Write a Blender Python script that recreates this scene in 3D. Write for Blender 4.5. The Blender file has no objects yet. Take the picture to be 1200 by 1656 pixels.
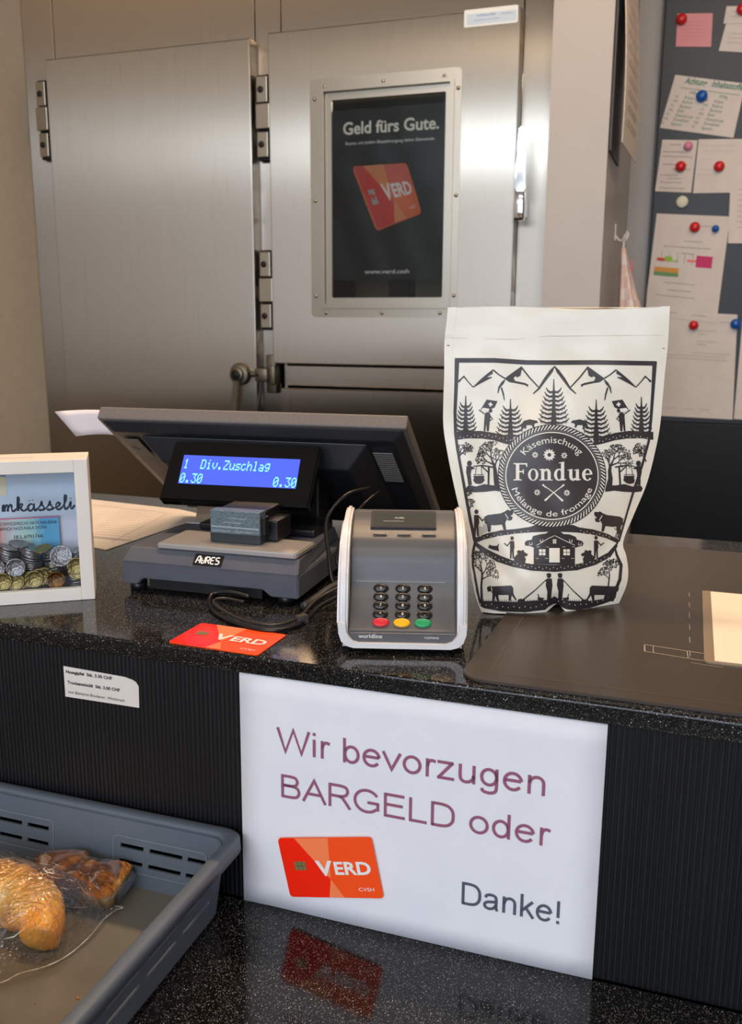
import bpy, bmesh, math, random
from mathutils import Vector, Matrix
R = math.radians
random.seed(7)
D = bpy.data
SC = bpy.context.scene
COL = SC.collection
ZUP = 0.90                       # height of the lower counter above the floor; builders work from that level

# ------------------------------------------------------------------ camera, world, light, exposure
FPX, PITCH, YAW, ROLL = 1476.6, -0.20527, -0.33340, 0.00437
CAMP = Vector((0.33587, -0.63979, 0.49456))
def cam_axes():
    cp, sp, cy, sy = math.cos(PITCH), math.sin(PITCH), math.cos(YAW), math.sin(YAW)
    f = Vector((sy*cp, cy*cp, sp)); r = Vector((cy, -sy, 0)); u = r.cross(f)
    cr, sr = math.cos(ROLL), math.sin(ROLL)
    return f, r*cr + u*sr, u*cr - r*sr
CF, CR, CU = cam_axes()
cd = D.cameras.new('camera'); cam = D.objects.new('camera', cd); COL.objects.link(cam)
mw = Matrix((CR, CU, -CF)).transposed().to_4x4(); mw.translation = CAMP + Vector((0, 0, ZUP)); cam.matrix_world = mw
cd.sensor_fit = 'HORIZONTAL'; cd.sensor_width = 36; cd.lens = 36*FPX/1200; cd.clip_start = .02
cd.dof.use_dof = True; cd.dof.focus_distance = .85; cd.dof.aperture_fstop = 16
SC.camera = cam
SC.view_settings.view_transform = 'Standard'; SC.view_settings.look = 'None'
SC.view_settings.gamma = 1; SC.view_settings.use_curve_mapping = False
SC.view_settings.exposure = 0.24
w = D.worlds.new('daylight'); SC.world = w; w.use_nodes = True
bg = w.node_tree.nodes['Background']; bg.inputs[0].default_value = (.62, .76, 1.0, 1); bg.inputs[1].default_value = 1.2
def area(name, loc, size, rot, power, col):
    l = D.lights.new(name, 'AREA'); l.shape = 'RECTANGLE'; l.size, l.size_y = size; l.energy = power; l.color = col
    o = D.objects.new(name, l); COL.objects.link(o); o.location = (loc[0], loc[1], loc[2]+ZUP); o.rotation_euler = rot
    return o
# daylight coming in through the shop window behind the camera
area('window_daylight', (0.6, -3.95, .85), (3.4, 1.5), (R(90), 0, 0), 38, (.84, .89, 1.0))
area('transom_daylight', (0.2, -3.95, 1.92), (3.5, .28), (R(90), 0, 0), 46, (.74, .86, 1.0))
# warm ceiling lamps (one above the counter, one above the aisle, one in the customer area)
WARM = (1.0, .67, .40)
area('counter_lamp', (-.05, .53, 1.93), (1.5, .05), (0, 0, 0), 26, WARM)
area('aisle_lamp', (.9, 1.1, 1.93), (.3, .9), (0, 0, 0), 7, WARM)
area('customer_lamp', (.30, -1.6, 2.0), (1.6, .06), (0, 0, 0), 15, (1, .80, .60))
area('cold_room_fill', (-.42, 1.95, 1.15), (.3, .05), (0, 0, 0), 3, (1, .93, .8))  # added fill, brightens the dark interior around the poster; not a known lamp

# ------------------------------------------------------------------ helpers
def lin(c): return tuple(((x/255)/12.92 if x/255 <= .04045 else ((x/255+.055)/1.055)**2.4) for x in c)
def mat(name, rgb, rough=.5, metal=0., spec=.5, coat=0., emit=0., trans=0., ior=1.45, alpha=1.):
    m = D.materials.new(name); m.use_nodes = True; b = m.node_tree.nodes['Principled BSDF']
    c = (*lin(rgb), 1); b.inputs['Base Color'].default_value = c
    b.inputs['Roughness'].default_value = rough; b.inputs['Metallic'].default_value = metal
    b.inputs['Specular IOR Level'].default_value = spec; b.inputs['Coat Weight'].default_value = coat
    b.inputs['Coat Roughness'].default_value = .08
    b.inputs['Transmission Weight'].default_value = trans; b.inputs['IOR'].default_value = ior
    if emit: b.inputs['Emission Color'].default_value = c; b.inputs['Emission Strength'].default_value = emit
    return m
def nd(m, t, **kw):
    n = m.node_tree.nodes.new(t)
    for k, v in kw.items():
        if k in n.inputs: n.inputs[k].default_value = v
        else: setattr(n, k, v)
    return n
def ln(m, a, b): m.node_tree.links.new(a, b)
def PB(m): return m.node_tree.nodes['Principled BSDF']
def coords(m, scale=(1, 1, 1)):
    t = nd(m, 'ShaderNodeTexCoord'); mp = nd(m, 'ShaderNodeMapping'); mp.inputs['Scale'].default_value = scale
    ln(m, t.outputs['Object'], mp.inputs['Vector']); return mp.outputs[0]
def ramp(m, fac, stops):
    r = nd(m, 'ShaderNodeValToRGB'); e = r.color_ramp.elements
    e[0].position, e[0].color = stops[0][0], (*lin(stops[0][1]), 1)
    e[1].position, e[1].color = stops[-1][0], (*lin(stops[-1][1]), 1)
    for p_, c in stops[1:-1]:
        x = e.new(p_); x.color = (*lin(c), 1)
    ln(m, fac, r.inputs[0]); return r.outputs[0]
def bump(m, h, strength=.3, dist=.001):
    b = nd(m, 'ShaderNodeBump', Strength=strength, Distance=dist); ln(m, h, b.inputs['Height']); ln(m, b.outputs[0], PB(m).inputs['Normal'])
def noisy(name, c1, c2, scale=8, rough=.5, stretch=(1, 1, 1), bmp=0, bd=.001, detail=4, **kw):
    m = mat(name, c1, rough, **kw); v = coords(m, stretch)
    n = nd(m, 'ShaderNodeTexNoise', Scale=scale, Detail=detail); ln(m, v, n.inputs['Vector'])
    ln(m, ramp(m, n.outputs[0], [(.3, c1), (.7, c2)]), PB(m).inputs['Base Color'])
    if bmp: bump(m, n.outputs[0], bmp, bd)
    return m
def see_through(name, tint=(255, 255, 255), gloss=.03, rough=.02, wr=0, wscale=60, extra=.0):
    """thin clear film or pane: lets light straight through, with a real surface reflection"""
    m = D.materials.new(name); m.use_nodes = True; nt = m.node_tree; nt.nodes.clear()
    out = nt.nodes.new('ShaderNodeOutputMaterial'); tr = nt.nodes.new('ShaderNodeBsdfTransparent'); gl = nt.nodes.new('ShaderNodeBsdfGlossy')
    tr.inputs[0].default_value = (*lin(tint), 1); gl.inputs['Roughness'].default_value = rough
    lw = nt.nodes.new('ShaderNodeFresnel'); lw.inputs[0].default_value = 1.5
    ad = nt.nodes.new('ShaderNodeMath'); ad.operation = 'ADD'; ad.use_clamp = True; ad.inputs[1].default_value = gloss
    mx = nt.nodes.new('ShaderNodeMixShader')
    mu = nt.nodes.new('ShaderNodeMath'); mu.operation = 'MULTIPLY'; mu.inputs[1].default_value = 1.1 if wr else 1.; mn = nt.nodes.new('ShaderNodeMath'); mn.operation = 'MINIMUM'; mn.inputs[1].default_value = .5 if wr else 1.
    ln(m, lw.outputs[0], mu.inputs[0]); ln(m, mu.outputs[0], mn.inputs[0]); ln(m, mn.outputs[0], ad.inputs[0]); ln(m, ad.outputs[0], mx.inputs[0]); ln(m, tr.outputs[0], mx.inputs[1]); ln(m, gl.outputs[0], mx.inputs[2]); ln(m, mx.outputs[0], out.inputs[0])
    if wr:
        v = coords(m); n = nd(m, 'ShaderNodeTexNoise', Scale=wscale, Detail=3, Distortion=1.5); ln(m, v, n.inputs['Vector'])
        b = nd(m, 'ShaderNodeBump', Strength=wr, Distance=.004); ln(m, n.outputs[0], b.inputs['Height'])
        ln(m, b.outputs[0], gl.inputs['Normal']); ln(m, b.outputs[0], lw.inputs['Normal'])
    return m

def meta(o, label=None, cat=None, group=None, kind=None):
    if label: o['label'] = label
    if cat: o['category'] = cat
    if group: o['group'] = group
    if kind: o['kind'] = kind
    return o
def thing(name, label, cat, loc=(0, 0, 0), rotz=0, group=None):
    o = D.objects.new(name, None); COL.objects.link(o); o.location = loc; o.rotation_euler = (0, 0, rotz)
    o.empty_display_size = .02
    return meta(o, label, cat, group)
def link(name, me, m=None, parent=None, loc=None, rot=None):
    o = D.objects.new(name, me); COL.objects.link(o)
    if m is not None:
        for x in (m if isinstance(m, (list, tuple)) else [m]): me.materials.append(x)
    if parent is not None: o.parent = parent
    if loc is not None: o.location = loc
    if rot is not None: o.rotation_euler = rot
    return o
def raw(name, vs, fs, m=None, parent=None, smooth=False, **k):
    me = D.meshes.new(name); me.from_pydata([tuple(v) for v in vs], [], fs); me.update()
    if smooth:
        for p_ in me.polygons: p_.use_smooth = True
    return link(name, me, m, parent, **k)
class MB:
    def __init__(s): s.b = bmesh.new()
    def box(s, lo, hi, bev=0, seg=2, rot=None, piv=None):
        lo, hi = Vector(lo), Vector(hi); c = (lo+hi)/2; d = hi-lo
        r = bmesh.ops.create_cube(s.b, size=1); vs = r['verts']
        for v in vs: v.co = Vector((v.co.x*d.x, v.co.y*d.y, v.co.z*d.z)) + c
        if bev:
            es = list({e for v in vs for e in v.link_edges})
            r2 = bmesh.ops.bevel(s.b, geom=es, offset=bev, segments=seg, affect='EDGES', profile=.5)
            vs = list({v for f in r2['faces'] for v in f.verts} | {v for v in vs if v.is_valid})
        if rot is not None:
            piv = Vector(piv) if piv is not None else c
            for v in vs: v.co = rot @ (v.co-piv) + piv
        return s
    def prism(s, pts, a, b, axis=1, bev=0):
        """polygon pts (2D) extruded from a to b along axis; other axes in x,y,z order"""
        def P(q, t):
            l = list(q); l.insert(axis, t); return Vector(l)
        v0 = [s.b.verts.new(P(q, a)) for q in pts]; v1 = [s.b.verts.new(P(q, b)) for q in pts]
        fs = [s.b.faces.new(v0), s.b.faces.new(v1[::-1])]; n = len(pts)
        for i in range(n): fs.append(s.b.faces.new((v0[i], v1[i], v1[(i+1) % n], v0[(i+1) % n])))
        bmesh.ops.recalc_face_normals(s.b, faces=fs)
        if bev: bmesh.ops.bevel(s.b, geom=list({e for f in fs for e in f.edges}), offset=bev, segments=2, affect='EDGES')
        return s
    def cyl(s, p0, p1, r, r2=None, n=16, cap=True):
        p0, p1 = Vector(p0), Vector(p1); r2 = r if r2 is None else r2; d = (p1-p0)
        q = d.to_track_quat('Z', 'Y'); A = []; Bv = []
        for i in range(n):
            t = 2*math.pi*i/n; o = Vector((math.cos(t), math.sin(t), 0))
            A.append(s.b.verts.new(p0 + q @ (o*r))); Bv.append(s.b.verts.new(p1 + q @ (o*r2)))
        for i in range(n):
            f = s.b.faces.new((A[i], A[(i+1) % n], Bv[(i+1) % n], Bv[i])); f.smooth = True
        if cap: s.b.faces.new(A[::-1]); s.b.faces.new(Bv)
        return s
    def lathe(s, prof, c, axis=(0, 0, 1), n=24):
        q = Vector(axis).to_track_quat('Z', 'Y'); c = Vector(c); rings = []
        for r, z in prof:
            if r < 1e-6: rings.append([s.b.verts.new(c + q @ Vector((0, 0, z)))]); continue
            rings.append([s.b.verts.new(c + q @ Vector((r*math.cos(2*math.pi*i/n), r*math.sin(2*math.pi*i/n), z))) for i in range(n)])
        for a, b in zip(rings, rings[1:]):
            for i in range(n):
                j = (i+1) % n
                if len(a) == 1: f = s.b.faces.new((a[0], b[j], b[i]))
                elif len(b) == 1: f = s.b.faces.new((a[i], a[j], b[0]))
                else: f = s.b.faces.new((a[i], a[j], b[j], b[i]))
                f.smooth = True
        return s
    def build(s, name, m, parent=None, smooth=False, **k):
        me = D.meshes.new(name); s.b.normal_update(); s.b.to_mesh(me); s.b.free()
        if smooth:
            for p_ in me.polygons: p_.use_smooth = True
            try: me.set_sharp_from_angle(angle=R(40))
            except Exception: pass
        return link(name, me, m, parent, **k)
def spline(pts, n=8):
    pts = [Vector(p_) for p_ in pts]; out = []
    P = [pts[0]*2-pts[1]] + pts + [pts[-1]*2-pts[-2]]
    for i in range(1, len(P)-2):
        for k in range(n):
            t = k/n; a, b, c, d = P[i-1:i+3]
            out.append(.5*((2*b)+(c-a)*t+(2*a-5*b+4*c-d)*t*t+(3*b-a-3*c+d)*t**3))
    return out + [pts[-1]]
def tube(name, pts, r, m, parent=None, n=10, sm=8):
    ps = spline(pts, sm) if sm else [Vector(p_) for p_ in pts]; vs = []; fs = []
    rr = r if callable(r) else (lambda t: r); up = Vector((0, 0, 1)); T0 = (ps[1]-ps[0]).normalized()
    if abs(T0.dot(up)) > .9: up = Vector((1, 0, 0))
    nrm = T0.cross(up).normalized()
    for i, q in enumerate(ps):
        T = (ps[min(i+1, len(ps)-1)]-ps[max(i-1, 0)]).normalized(); nrm = (nrm - T*nrm.dot(T)).normalized(); bn = T.cross(nrm)
        for k in range(n):
            a = 2*math.pi*k/n; vs.append(q + (nrm*math.cos(a)+bn*math.sin(a))*rr(i/(len(ps)-1)))
    for i in range(len(ps)-1):
        for k in range(n): fs.append((i*n+k, i*n+(k+1) % n, (i+1)*n+(k+1) % n, (i+1)*n+k))
    fs += [tuple(range(n))[::-1], tuple((len(ps)-1)*n+k for k in range(n))]
    return raw(name, vs, fs, m, parent, smooth=True)
def rrect(x0, y0, x1, y1, r, n=5):
    out = []
    for cx, cy, a0 in ((x1-r, y1-r, 0), (x0+r, y1-r, 90), (x0+r, y0+r, 180), (x1-r, y0+r, 270)):
        for i in range(n+1): a = R(a0+90*i/n); out.append((cx+r*math.cos(a), cy+r*math.sin(a)))
    return out

# ---- flat print: 2D polygons mapped onto a surface
_tc = {}
def glyphs(s, bold=0):
    if (s, bold) in _tc: return _tc[(s, bold)]
    cu = D.curves.new('t', 'FONT'); cu.body = s; cu.size = 1; cu.resolution_u = 3; cu.offset = bold; cu.fill_mode = 'FRONT'
    o = D.objects.new('t', cu); COL.objects.link(o); bpy.context.view_layer.update()
    me = D.meshes.new_from_object(o.evaluated_get(bpy.context.evaluated_depsgraph_get()))
    vs = [(v.co.x, v.co.y) for v in me.vertices]; fs = [tuple(p_.vertices) for p_ in me.polygons]
    D.objects.remove(o); D.curves.remove(cu); D.meshes.remove(me); _tc[(s, bold)] = (vs, fs); return vs, fs
CAP = .729
class Print:
    def __init__(s): s.v = []; s.f = []
    def poly(s, pts):
        b = bmesh.new(); f = b.faces.new([b.verts.new((x, y, 0)) for x, y in pts])
        f.normal_update()
        if len(pts) > 4: bmesh.ops.triangulate(b, faces=[f], ngon_method='EAR_CLIP')
        b.verts.index_update(); n = len(s.v); s.v += [(v.co.x, v.co.y) for v in b.verts]
        s.f += [tuple(n+v.index for v in f.verts) for f in b.faces]; b.free(); return s
    def rect(s, x0, y0, x1, y1): return s.poly([(x0, y0), (x1, y0), (x1, y1), (x0, y1)])
    def stroke(s, pts, w=1, close=False):
        P = [Vector(q[:2]) for q in pts]; W = [(q[2] if len(q) > 2 else w) for q in pts]; N = len(P); n0 = len(s.v)
        for i in range(N):
            a = P[i-1] if (i or close) else P[i]; c = P[(i+1) % N] if (i < N-1 or close) else P[i]
            d1 = (P[i]-a).normalized() if (P[i]-a).length > 1e-9 else None; d2 = (c-P[i]).normalized() if (c-P[i]).length > 1e-9 else None
            if d1 is None: d1 = d2
            if d2 is None: d2 = d1
            t = (d1+d2); t = t.normalized() if t.length > 1e-6 else d1
            nn = Vector((-t.y, t.x)); k = 1/max(.5, abs(nn.dot(Vector((-d1.y, d1.x)))))
            s.v += [tuple(P[i]+nn*W[i]/2*k), tuple(P[i]-nn*W[i]/2*k)]
        for i in range(N if close else N-1):
            a, b = n0+2*i, n0+2*((i+1) % N); s.f.append((a, a+1, b+1, b))
        return s
    def arc(s, cx, cy, rx, ry, w, a0=0, a1=360, n=48):
        pts = [(cx+rx*math.cos(R(a0+(a1-a0)*i/n)), cy+ry*math.sin(R(a0+(a1-a0)*i/n))) for i in range(n+1)]
        if a1-a0 == 360: return s.stroke(pts[:-1], w, True)
        return s.stroke(pts, w)
    def disc(s, cx, cy, rx, ry=None, n=16): 
        ry = ry or rx; return s.poly([(cx+rx*math.cos(2*math.pi*i/n), cy+ry*math.sin(2*math.pi*i/n)) for i in range(n)])
    def band(s, cx, cy, o, i_, a0=0, a1=360, n=32, ox=0):
        n0 = len(s.v)
        for k in range(n+1):
            a = R(a0+(a1-a0)*k/n); s.v += [(cx+o[0]*math.cos(a), cy+o[1]*math.sin(a)), (cx+ox+i_[0]*math.cos(a), cy+i_[1]*math.sin(a))]
        for k in range(n): a = n0+2*k; s.f.append((a, a+1, a+3, a+2))
        return s
    def text(s, t, x, y, h, width=None, align='L', bold=0, T=None, sy=1):
        """h = cap height; T maps (x,y); sy=-1 for coordinate frames with y down"""
        vs, fs = glyphs(t, bold)
        if not vs: return s
        k = h/CAP; x0 = min(v[0] for v in vs); x1 = max(v[0] for v in vs); kx = k if width is None else width/(x1-x0)
        L = (x1-x0)*kx; off = {'L': 0, 'C': -L/2, 'R': -L}[align]; n0 = len(s.v)
        for a, b in vs:
            q = ((a-x0)*kx+off, b*k)
            s.v.append(T(q) if T else (x+q[0], y+sy*q[1]))
        s.f += [tuple(n0+i for i in f) for f in fs]; return s
    def scribble(s, x, y, L, h, w, seed=0):
        rr = random.Random(seed); pts = []; n = max(4, int(L/(h*.45)))
        for i in range(n+1):
            pts.append((x+L*i/n, y+(h*.5*(1 if i % 2 else -.6)*rr.uniform(.3, 1.1) if rr.random() > .1 else 0)))
        return s.stroke(pts, w)
    def build(s, name, m, parent, F, off=0., grid=None, label=None):
        b = bmesh.new(); vs = [b.verts.new((x, y, 0)) for x, y in s.v]
        for f in s.f:
            try: b.faces.new([vs[i] for i in f])
            except ValueError: pass
        if grid:
            xs = [v[0] for v in s.v]; ys = [v[1] for v in s.v]
            for ax, lo, hi in ((0, min(xs), max(xs)), (1, min(ys), max(ys))):
                k = math.ceil(lo/grid)
                while k*grid < hi:
                    co = Vector((0, 0, 0)); co[ax] = k*grid; no = Vector((0, 0, 0)); no[ax] = 1
                    bmesh.ops.bisect_plane(b, geom=b.verts[:]+b.edges[:]+b.faces[:], plane_co=co, plane_no=no, dist=1e-5); k += 1
        for v in b.verts: v.co = F(v.co.x, v.co.y, off)
        bmesh.ops.delete(b, geom=[v for v in b.verts if not v.link_faces], context='VERTS')
        me = D.meshes.new(name); b.to_mesh(me); b.free()
        o = link(name, me, m, parent)
        if label: o['label'] = label
        return o
def plane(o, u, v):
    """returns F(x, y, off) on the plane through o with unit axes u, v"""
    o, u, v = Vector(o), Vector(u).normalized(), Vector(v).normalized(); n = u.cross(v)
    return lambda x, y, off=0: o + u*x + v*y + n*off

# ------------------------------------------------------------------ materials
STEEL = mat('brushed_steel', (169, 159, 146), .30, metal=1)
_v = coords(STEEL, (220, 220, 1.2)); _n = nd(STEEL, 'ShaderNodeTexNoise', Scale=3, Detail=3); ln(STEEL, _v, _n.inputs['Vector'])
_r = nd(STEEL, 'ShaderNodeMapRange'); _r.inputs['To Min'].default_value = .25; _r.inputs['To Max'].default_value = .33
ln(STEEL, _n.outputs[0], _r.inputs[0]); ln(STEEL, _r.outputs[0], PB(STEEL).inputs['Roughness'])
_v2 = coords(STEEL); _n2 = nd(STEEL, 'ShaderNodeTexNoise', Scale=2.2, Detail=2); ln(STEEL, _v2, _n2.inputs['Vector'])
bump(STEEL, _n2.outputs[0], .04, .02)
PB(STEEL).inputs['Anisotropic'].default_value = 1.0
_t = nd(STEEL, 'ShaderNodeCombineXYZ'); _t.inputs[0].default_value = 1; ln(STEEL, _t.outputs[0], PB(STEEL).inputs['Tangent'])
STEEL2 = mat('bright_steel', (176, 168, 154), .34, metal=1)
STEELD = mat('dull_cast_metal', (120, 112, 98), .45, metal=1)
CHROME = mat('chrome', (235, 235, 238), .06, metal=1)
BLACKM = mat('black_rubber', (16, 15, 15), .6)
WALLM = noisy('beige_wall_paint', (180, 174, 162), (172, 166, 155), 30, .6, bmp=.08, bd=.0006)
WALLM2 = noisy('grey_beige_laminate', (170, 167, 163), (164, 161, 157), 6, .38)
CEILM = noisy('white_ceiling_paint', (225, 221, 212), (218, 214, 206), 12, .8)
FLOORM = noisy('grey_floor_tile', (112, 106, 100), (98, 92, 88), 9, .4)
DARKIN = mat('dark_interior', (30, 30, 28), .7)
# speckled stone: black with fine pale flecks
def stone(name):
    m = mat(name, (14, 13, 13), .11, spec=.5); v = coords(m)
    vo = nd(m, 'ShaderNodeTexVoronoi', Scale=1500); ln(m, v, vo.inputs['Vector'])
    vo2 = nd(m, 'ShaderNodeTexVoronoi', Scale=760); ln(m, v, vo2.inputs['Vector'])
    no = nd(m, 'ShaderNodeTexNoise', Scale=500, Detail=1); ln(m, v, no.inputs['Vector'])
    sp = nd(m, 'ShaderNodeSeparateColor'); ln(m, vo.outputs['Color'], sp.inputs[0])
    a = nd(m, 'ShaderNodeMath', operation='GREATER_THAN'); a.inputs[1].default_value = .70; ln(m, sp.outputs[0], a.inputs[0])
    d = nd(m, 'ShaderNodeMath', operation='LESS_THAN'); d.inputs[1].default_value = .30; ln(m, vo.outputs['Distance'], d.inputs[0])
    k = nd(m, 'ShaderNodeMath', operation='MULTIPLY'); ln(m, a.outputs[0], k.inputs[0]); ln(m, d.outputs[0], k.inputs[1])
    sp2 = nd(m, 'ShaderNodeSeparateColor'); ln(m, vo2.outputs['Color'], sp2.inputs[0])
    a2 = nd(m, 'ShaderNodeMath', operation='GREATER_THAN'); a2.inputs[1].default_value = .93; ln(m, sp2.outputs[0], a2.inputs[0])
    d2 = nd(m, 'ShaderNodeMath', operation='LESS_THAN'); d2.inputs[1].default_value = .28; ln(m, vo2.outputs['Distance'], d2.inputs[0])
    k2 = nd(m, 'ShaderNodeMath', operation='MULTIPLY'); ln(m, a2.outputs[0], k2.inputs[0]); ln(m, d2.outputs[0], k2.inputs[1])
    mx = nd(m, 'ShaderNodeMath', operation='MAXIMUM'); ln(m, k.outputs[0], mx.inputs[0]); ln(m, k2.outputs[0], mx.inputs[1])
    c = nd(m, 'ShaderNodeMix', data_type='RGBA'); ln(m, mx.outputs[0], c.inputs[0])
    c.inputs[6].default_value = (*lin((15, 14, 14)), 1)
    ln(m, ramp(m, sp.outputs[1], [(.1, (104, 92, 80)), (.5, (166, 158, 148)), (.95, (236, 234, 230))]), c.inputs[7])
    ln(m, c.outputs[2], PB(m).inputs['Base Color']); return m
STONE = stone('speckled_black_stone')
# black ribbed wood grain panel
WOODB = mat('black_grained_panel', (20, 21, 24), .42)
_v = coords(WOODB, (1, 1, .02)); _n = nd(WOODB, 'ShaderNodeTexNoise', Scale=420, Detail=3); ln(WOODB, _v, _n.inputs['Vector'])
_w = nd(WOODB, 'ShaderNodeTexWave', Scale=75, Distortion=1.5, Detail=1); _w.inputs['Detail Scale'].default_value = .6; ln(WOODB, _v, _w.inputs['Vector'])
_m = nd(WOODB, 'ShaderNodeMath', operation='MULTIPLY'); ln(WOODB, _n.outputs[0], _m.inputs[0]); ln(WOODB, _w.outputs[0], _m.inputs[1])
ln(WOODB, ramp(WOODB, _m.outputs[0], [(.1, (7, 7, 8)), (.6, (24, 26, 31))]), PB(WOODB).inputs['Base Color']); bump(WOODB, _m.outputs[0], .8, .0012)
PAPER = noisy('white_paper', (232, 232, 236), (226, 226, 232), 20, .75)
PAPERW = noisy('office_paper', (222, 214, 206), (214, 206, 198), 20, .8)
INK = mat('black_ink', (40, 38, 40), .6)
MAROON = mat('maroon_ink', (148, 88, 112), .7)
GREYINK = mat('slate_ink', (80, 88, 100), .7)
WHITEP = mat('white_print', (236, 232, 228), .5)

# ------------------------------------------------------------------ room shell
def struct(name, lo, hi, m):
    return meta(MB().box(lo, hi).build(name, m), kind='structure')
struct('floor', (-1.7, -4.2, -1.0), (3.3, 2.5, -.9), FLOORM)
struct('ceiling', (-1.7, -4.2, 2.1), (3.3, 2.5, 2.2), CEILM)
struct('wall_left', (-1.65, -4.2, -.9), (-1.532, 2.5, 2.1), WALLM)
struct('wall_right', (3.1, -4.2, -.9), (3.2, 2.5, 2.1), WALLM)
struct('wall_back', (-1.53, 2.32, -.9), (3.1, 2.45, 2.1), WALLM2)
struct('wall_pier', (-.012, 1.60, -.9), (.122, 2.32, 2.1), WALLM2)
rw = MB()
for lo, hi in (((-1.53, -4.1, -.9), (3.1, -4.0, .05)), ((-1.53, -4.1, 2.08), (3.1, -4.0, 2.1)), ((-1.53, -4.1, .05), (-1.2, -4.0, 2.08)), ((2.4, -4.1, .05), (3.1, -4.0, 2.08)), ((-1.2, -4.1, 1.62), (2.4, -4.0, 1.76))): rw.box(lo, hi)
meta(rw.build('wall_front', WALLM), kind='structure')
wf = MB()
for x in (-1.2, -.02, 1.18, 2.36): wf.box((x, -4.06, .05), (x+.04, -4.0, 1.62)); wf.box((x, -4.06, 1.76), (x+.04, -4.0, 2.08))
wf.box((-1.2, -4.06, .05), (2.4, -4.0, .09)).box((-1.2, -4.06, 1.58), (2.4, -4.0, 1.62))
meta(wf.build('window_1', mat('window_frame_grey', (120, 118, 116), .5)), kind='structure')

# ------------------------------------------------------------------ cold room with two steel doors
cr = thing('cold_room', 'brushed steel cold room front with two hinged doors behind the counter', 'cold room', (0, 1.70, -.9))
crz = .9                                                    # local z of the lower-counter level
def CB(lo, hi, name, m, bev=.0012, parent=cr, dz=0):
    lo = (lo[0], lo[1]-1.70, lo[2]+.9); hi = (hi[0], hi[1]-1.70, hi[2]+.9)
    return MB().box(lo, hi, bev).build(name, m, parent)
CB((-1.530, 1.70, -.9), (-1.428, 1.73, 2.1), 'panel', STEEL)
CB((-1.425, 1.70, 1.15), (-.802, 1.73, 2.1), 'panel', STEEL)
CB((-.799, 1.70, -.9), (-.728, 1.73, 2.1), 'panel', STEEL)
CB((-.725, 1.70, 1.15), (-.098, 1.73, 2.1), 'panel', STEEL)
CB((-.095, 1.70, -.9), (-.0135, 1.73, 2.1), 'panel', STEEL)
CB((-.722, 1.69, .322), (-.098, 1.73, .376), 'sill', STEEL)
CB((-.742, 1.70, .20), (-.722, 1.715, .40), 'sill', STEEL)
# interior seen through the window
ib = MB().box((-1.45, .05, 0), (-.03, .56, .03)).box((-1.45, .50, .03), (-.03, .56, 2.1)).box((-1.45, .05, 2.07), (-.03, .5, 2.1)).box((-.06, .05, .03), (-.03, .5, 2.07)).box((-.80, .05, .03), (-.77, .5, 2.07))
ib.build('interior', mat('cold_room_lining', (74, 72, 64), .5), cr)
rk = MB()
for z in (1.36, 1.66, 1.99): rk.box((-.72, .2, z), (-.12, .45, z+.02))
for x in (-.60, -.42, -.28): rk.box((x, .22, 1.38), (x+.1, .4, 1.60)); rk.box((x+.02, .22, 1.88), (x+.09, .4, 1.97))
rk.build('shelf_rack', mat('shelf_beige', (150, 138, 108), .6), cr)
# doors
ld = CB((-1.424, 1.652, -.86), (-.793, 1.698, 1.205), 'door', STEEL, .003); ld['label'] = 'left steel door without a window'
CB((-1.412, 1.6965, -.85), (-.805, 1.7005, 1.195), 'gasket', BLACKM, 0, ld)
dm = MB(); X0, X1, Z0, Z1 = -.742, -.095, .382, 1.212; wx0, wx1, wz0, wz1 = -.598, -.250, .528, 1.066
y0, y1 = 1.652-1.70, 1.698-1.70
vs = []
for y in (y0, y1):
    vs += [(X0, y, Z0+.9), (X1, y, Z0+.9), (X1, y, Z1+.9), (X0, y, Z1+.9), (wx0, y, wz0+.9), (wx1, y, wz0+.9), (wx1, y, wz1+.9), (wx0, y, wz1+.9)]
fs = []
for i in range(4):
    j = (i+1) % 4
    fs += [(i, j, 4+j, 4+i), (8+j, 8+i, 12+i, 12+j), (j, i, 8+i, 8+j), (4+i, 4+j, 12+j, 12+i)]
rd = raw('door', vs, fs, STEEL, cr); rd['label'] = 'right steel door with a framed window'
bv = rd.modifiers.new('b', 'BEVEL'); bv.width = .003; bv.segments = 2
CB((-.722, 1.655, -.86), (-.100, 1.698, .316), 'door', STEEL, .003)['label'] = 'low steel door below the window door'
def ring(name, o, i, ya, yb, m, ro=.012, ri=.003, parent=rd):
    A = rrect(*o, ro); Bq = rrect(*i, ri); n = len(A); vs = []
    for y in (ya, yb):
        vs += [(x, y-1.70, z+.9) for x, z in A]+[(x, y-1.70, z+.9) for x, z in Bq]
    fs = []
    for k in range(n):
        j = (k+1) % n
        fs += [(k, j, n+j, n+k), (2*n+j, 2*n+k, 3*n+k, 3*n+j), (k, 2*n+k, 2*n+j, j), (n+j, 3*n+j, 3*n+k, n+k)]
    me_o = raw(name, vs, fs, m, parent); bm = bmesh.new(); bm.from_mesh(me_o.data); bmesh.ops.recalc_face_normals(bm, faces=bm.faces); bm.to_mesh(me_o.data); bm.free(); return me_o
ring('window_frame', (-.626, .506, -.232, 1.092), (-.590, .540, -.257, 1.060), 1.6500, 1.6519, STEEL2)
ring('window_frame', (-.598, .529, -.249, 1.070), (-.588, .539, -.259, 1.060), 1.644, 1.6505, STEEL2, .004)
ring('window_frame', (-.590, .538, -.257, 1.062), (-.570, .556, -.272, 1.041), 1.656, 1.664, STEEL2, .002)
raw('window_pane', [(-.588, -.040, 1.440), (-.259, -.040, 1.440), (-.259, -.040, 1.960), (-.588, -.040, 1.960)], [(0, 1, 2, 3)], see_through('door_glass', (214, 218, 214), 0, .02), rd)
scr = MB()
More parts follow.
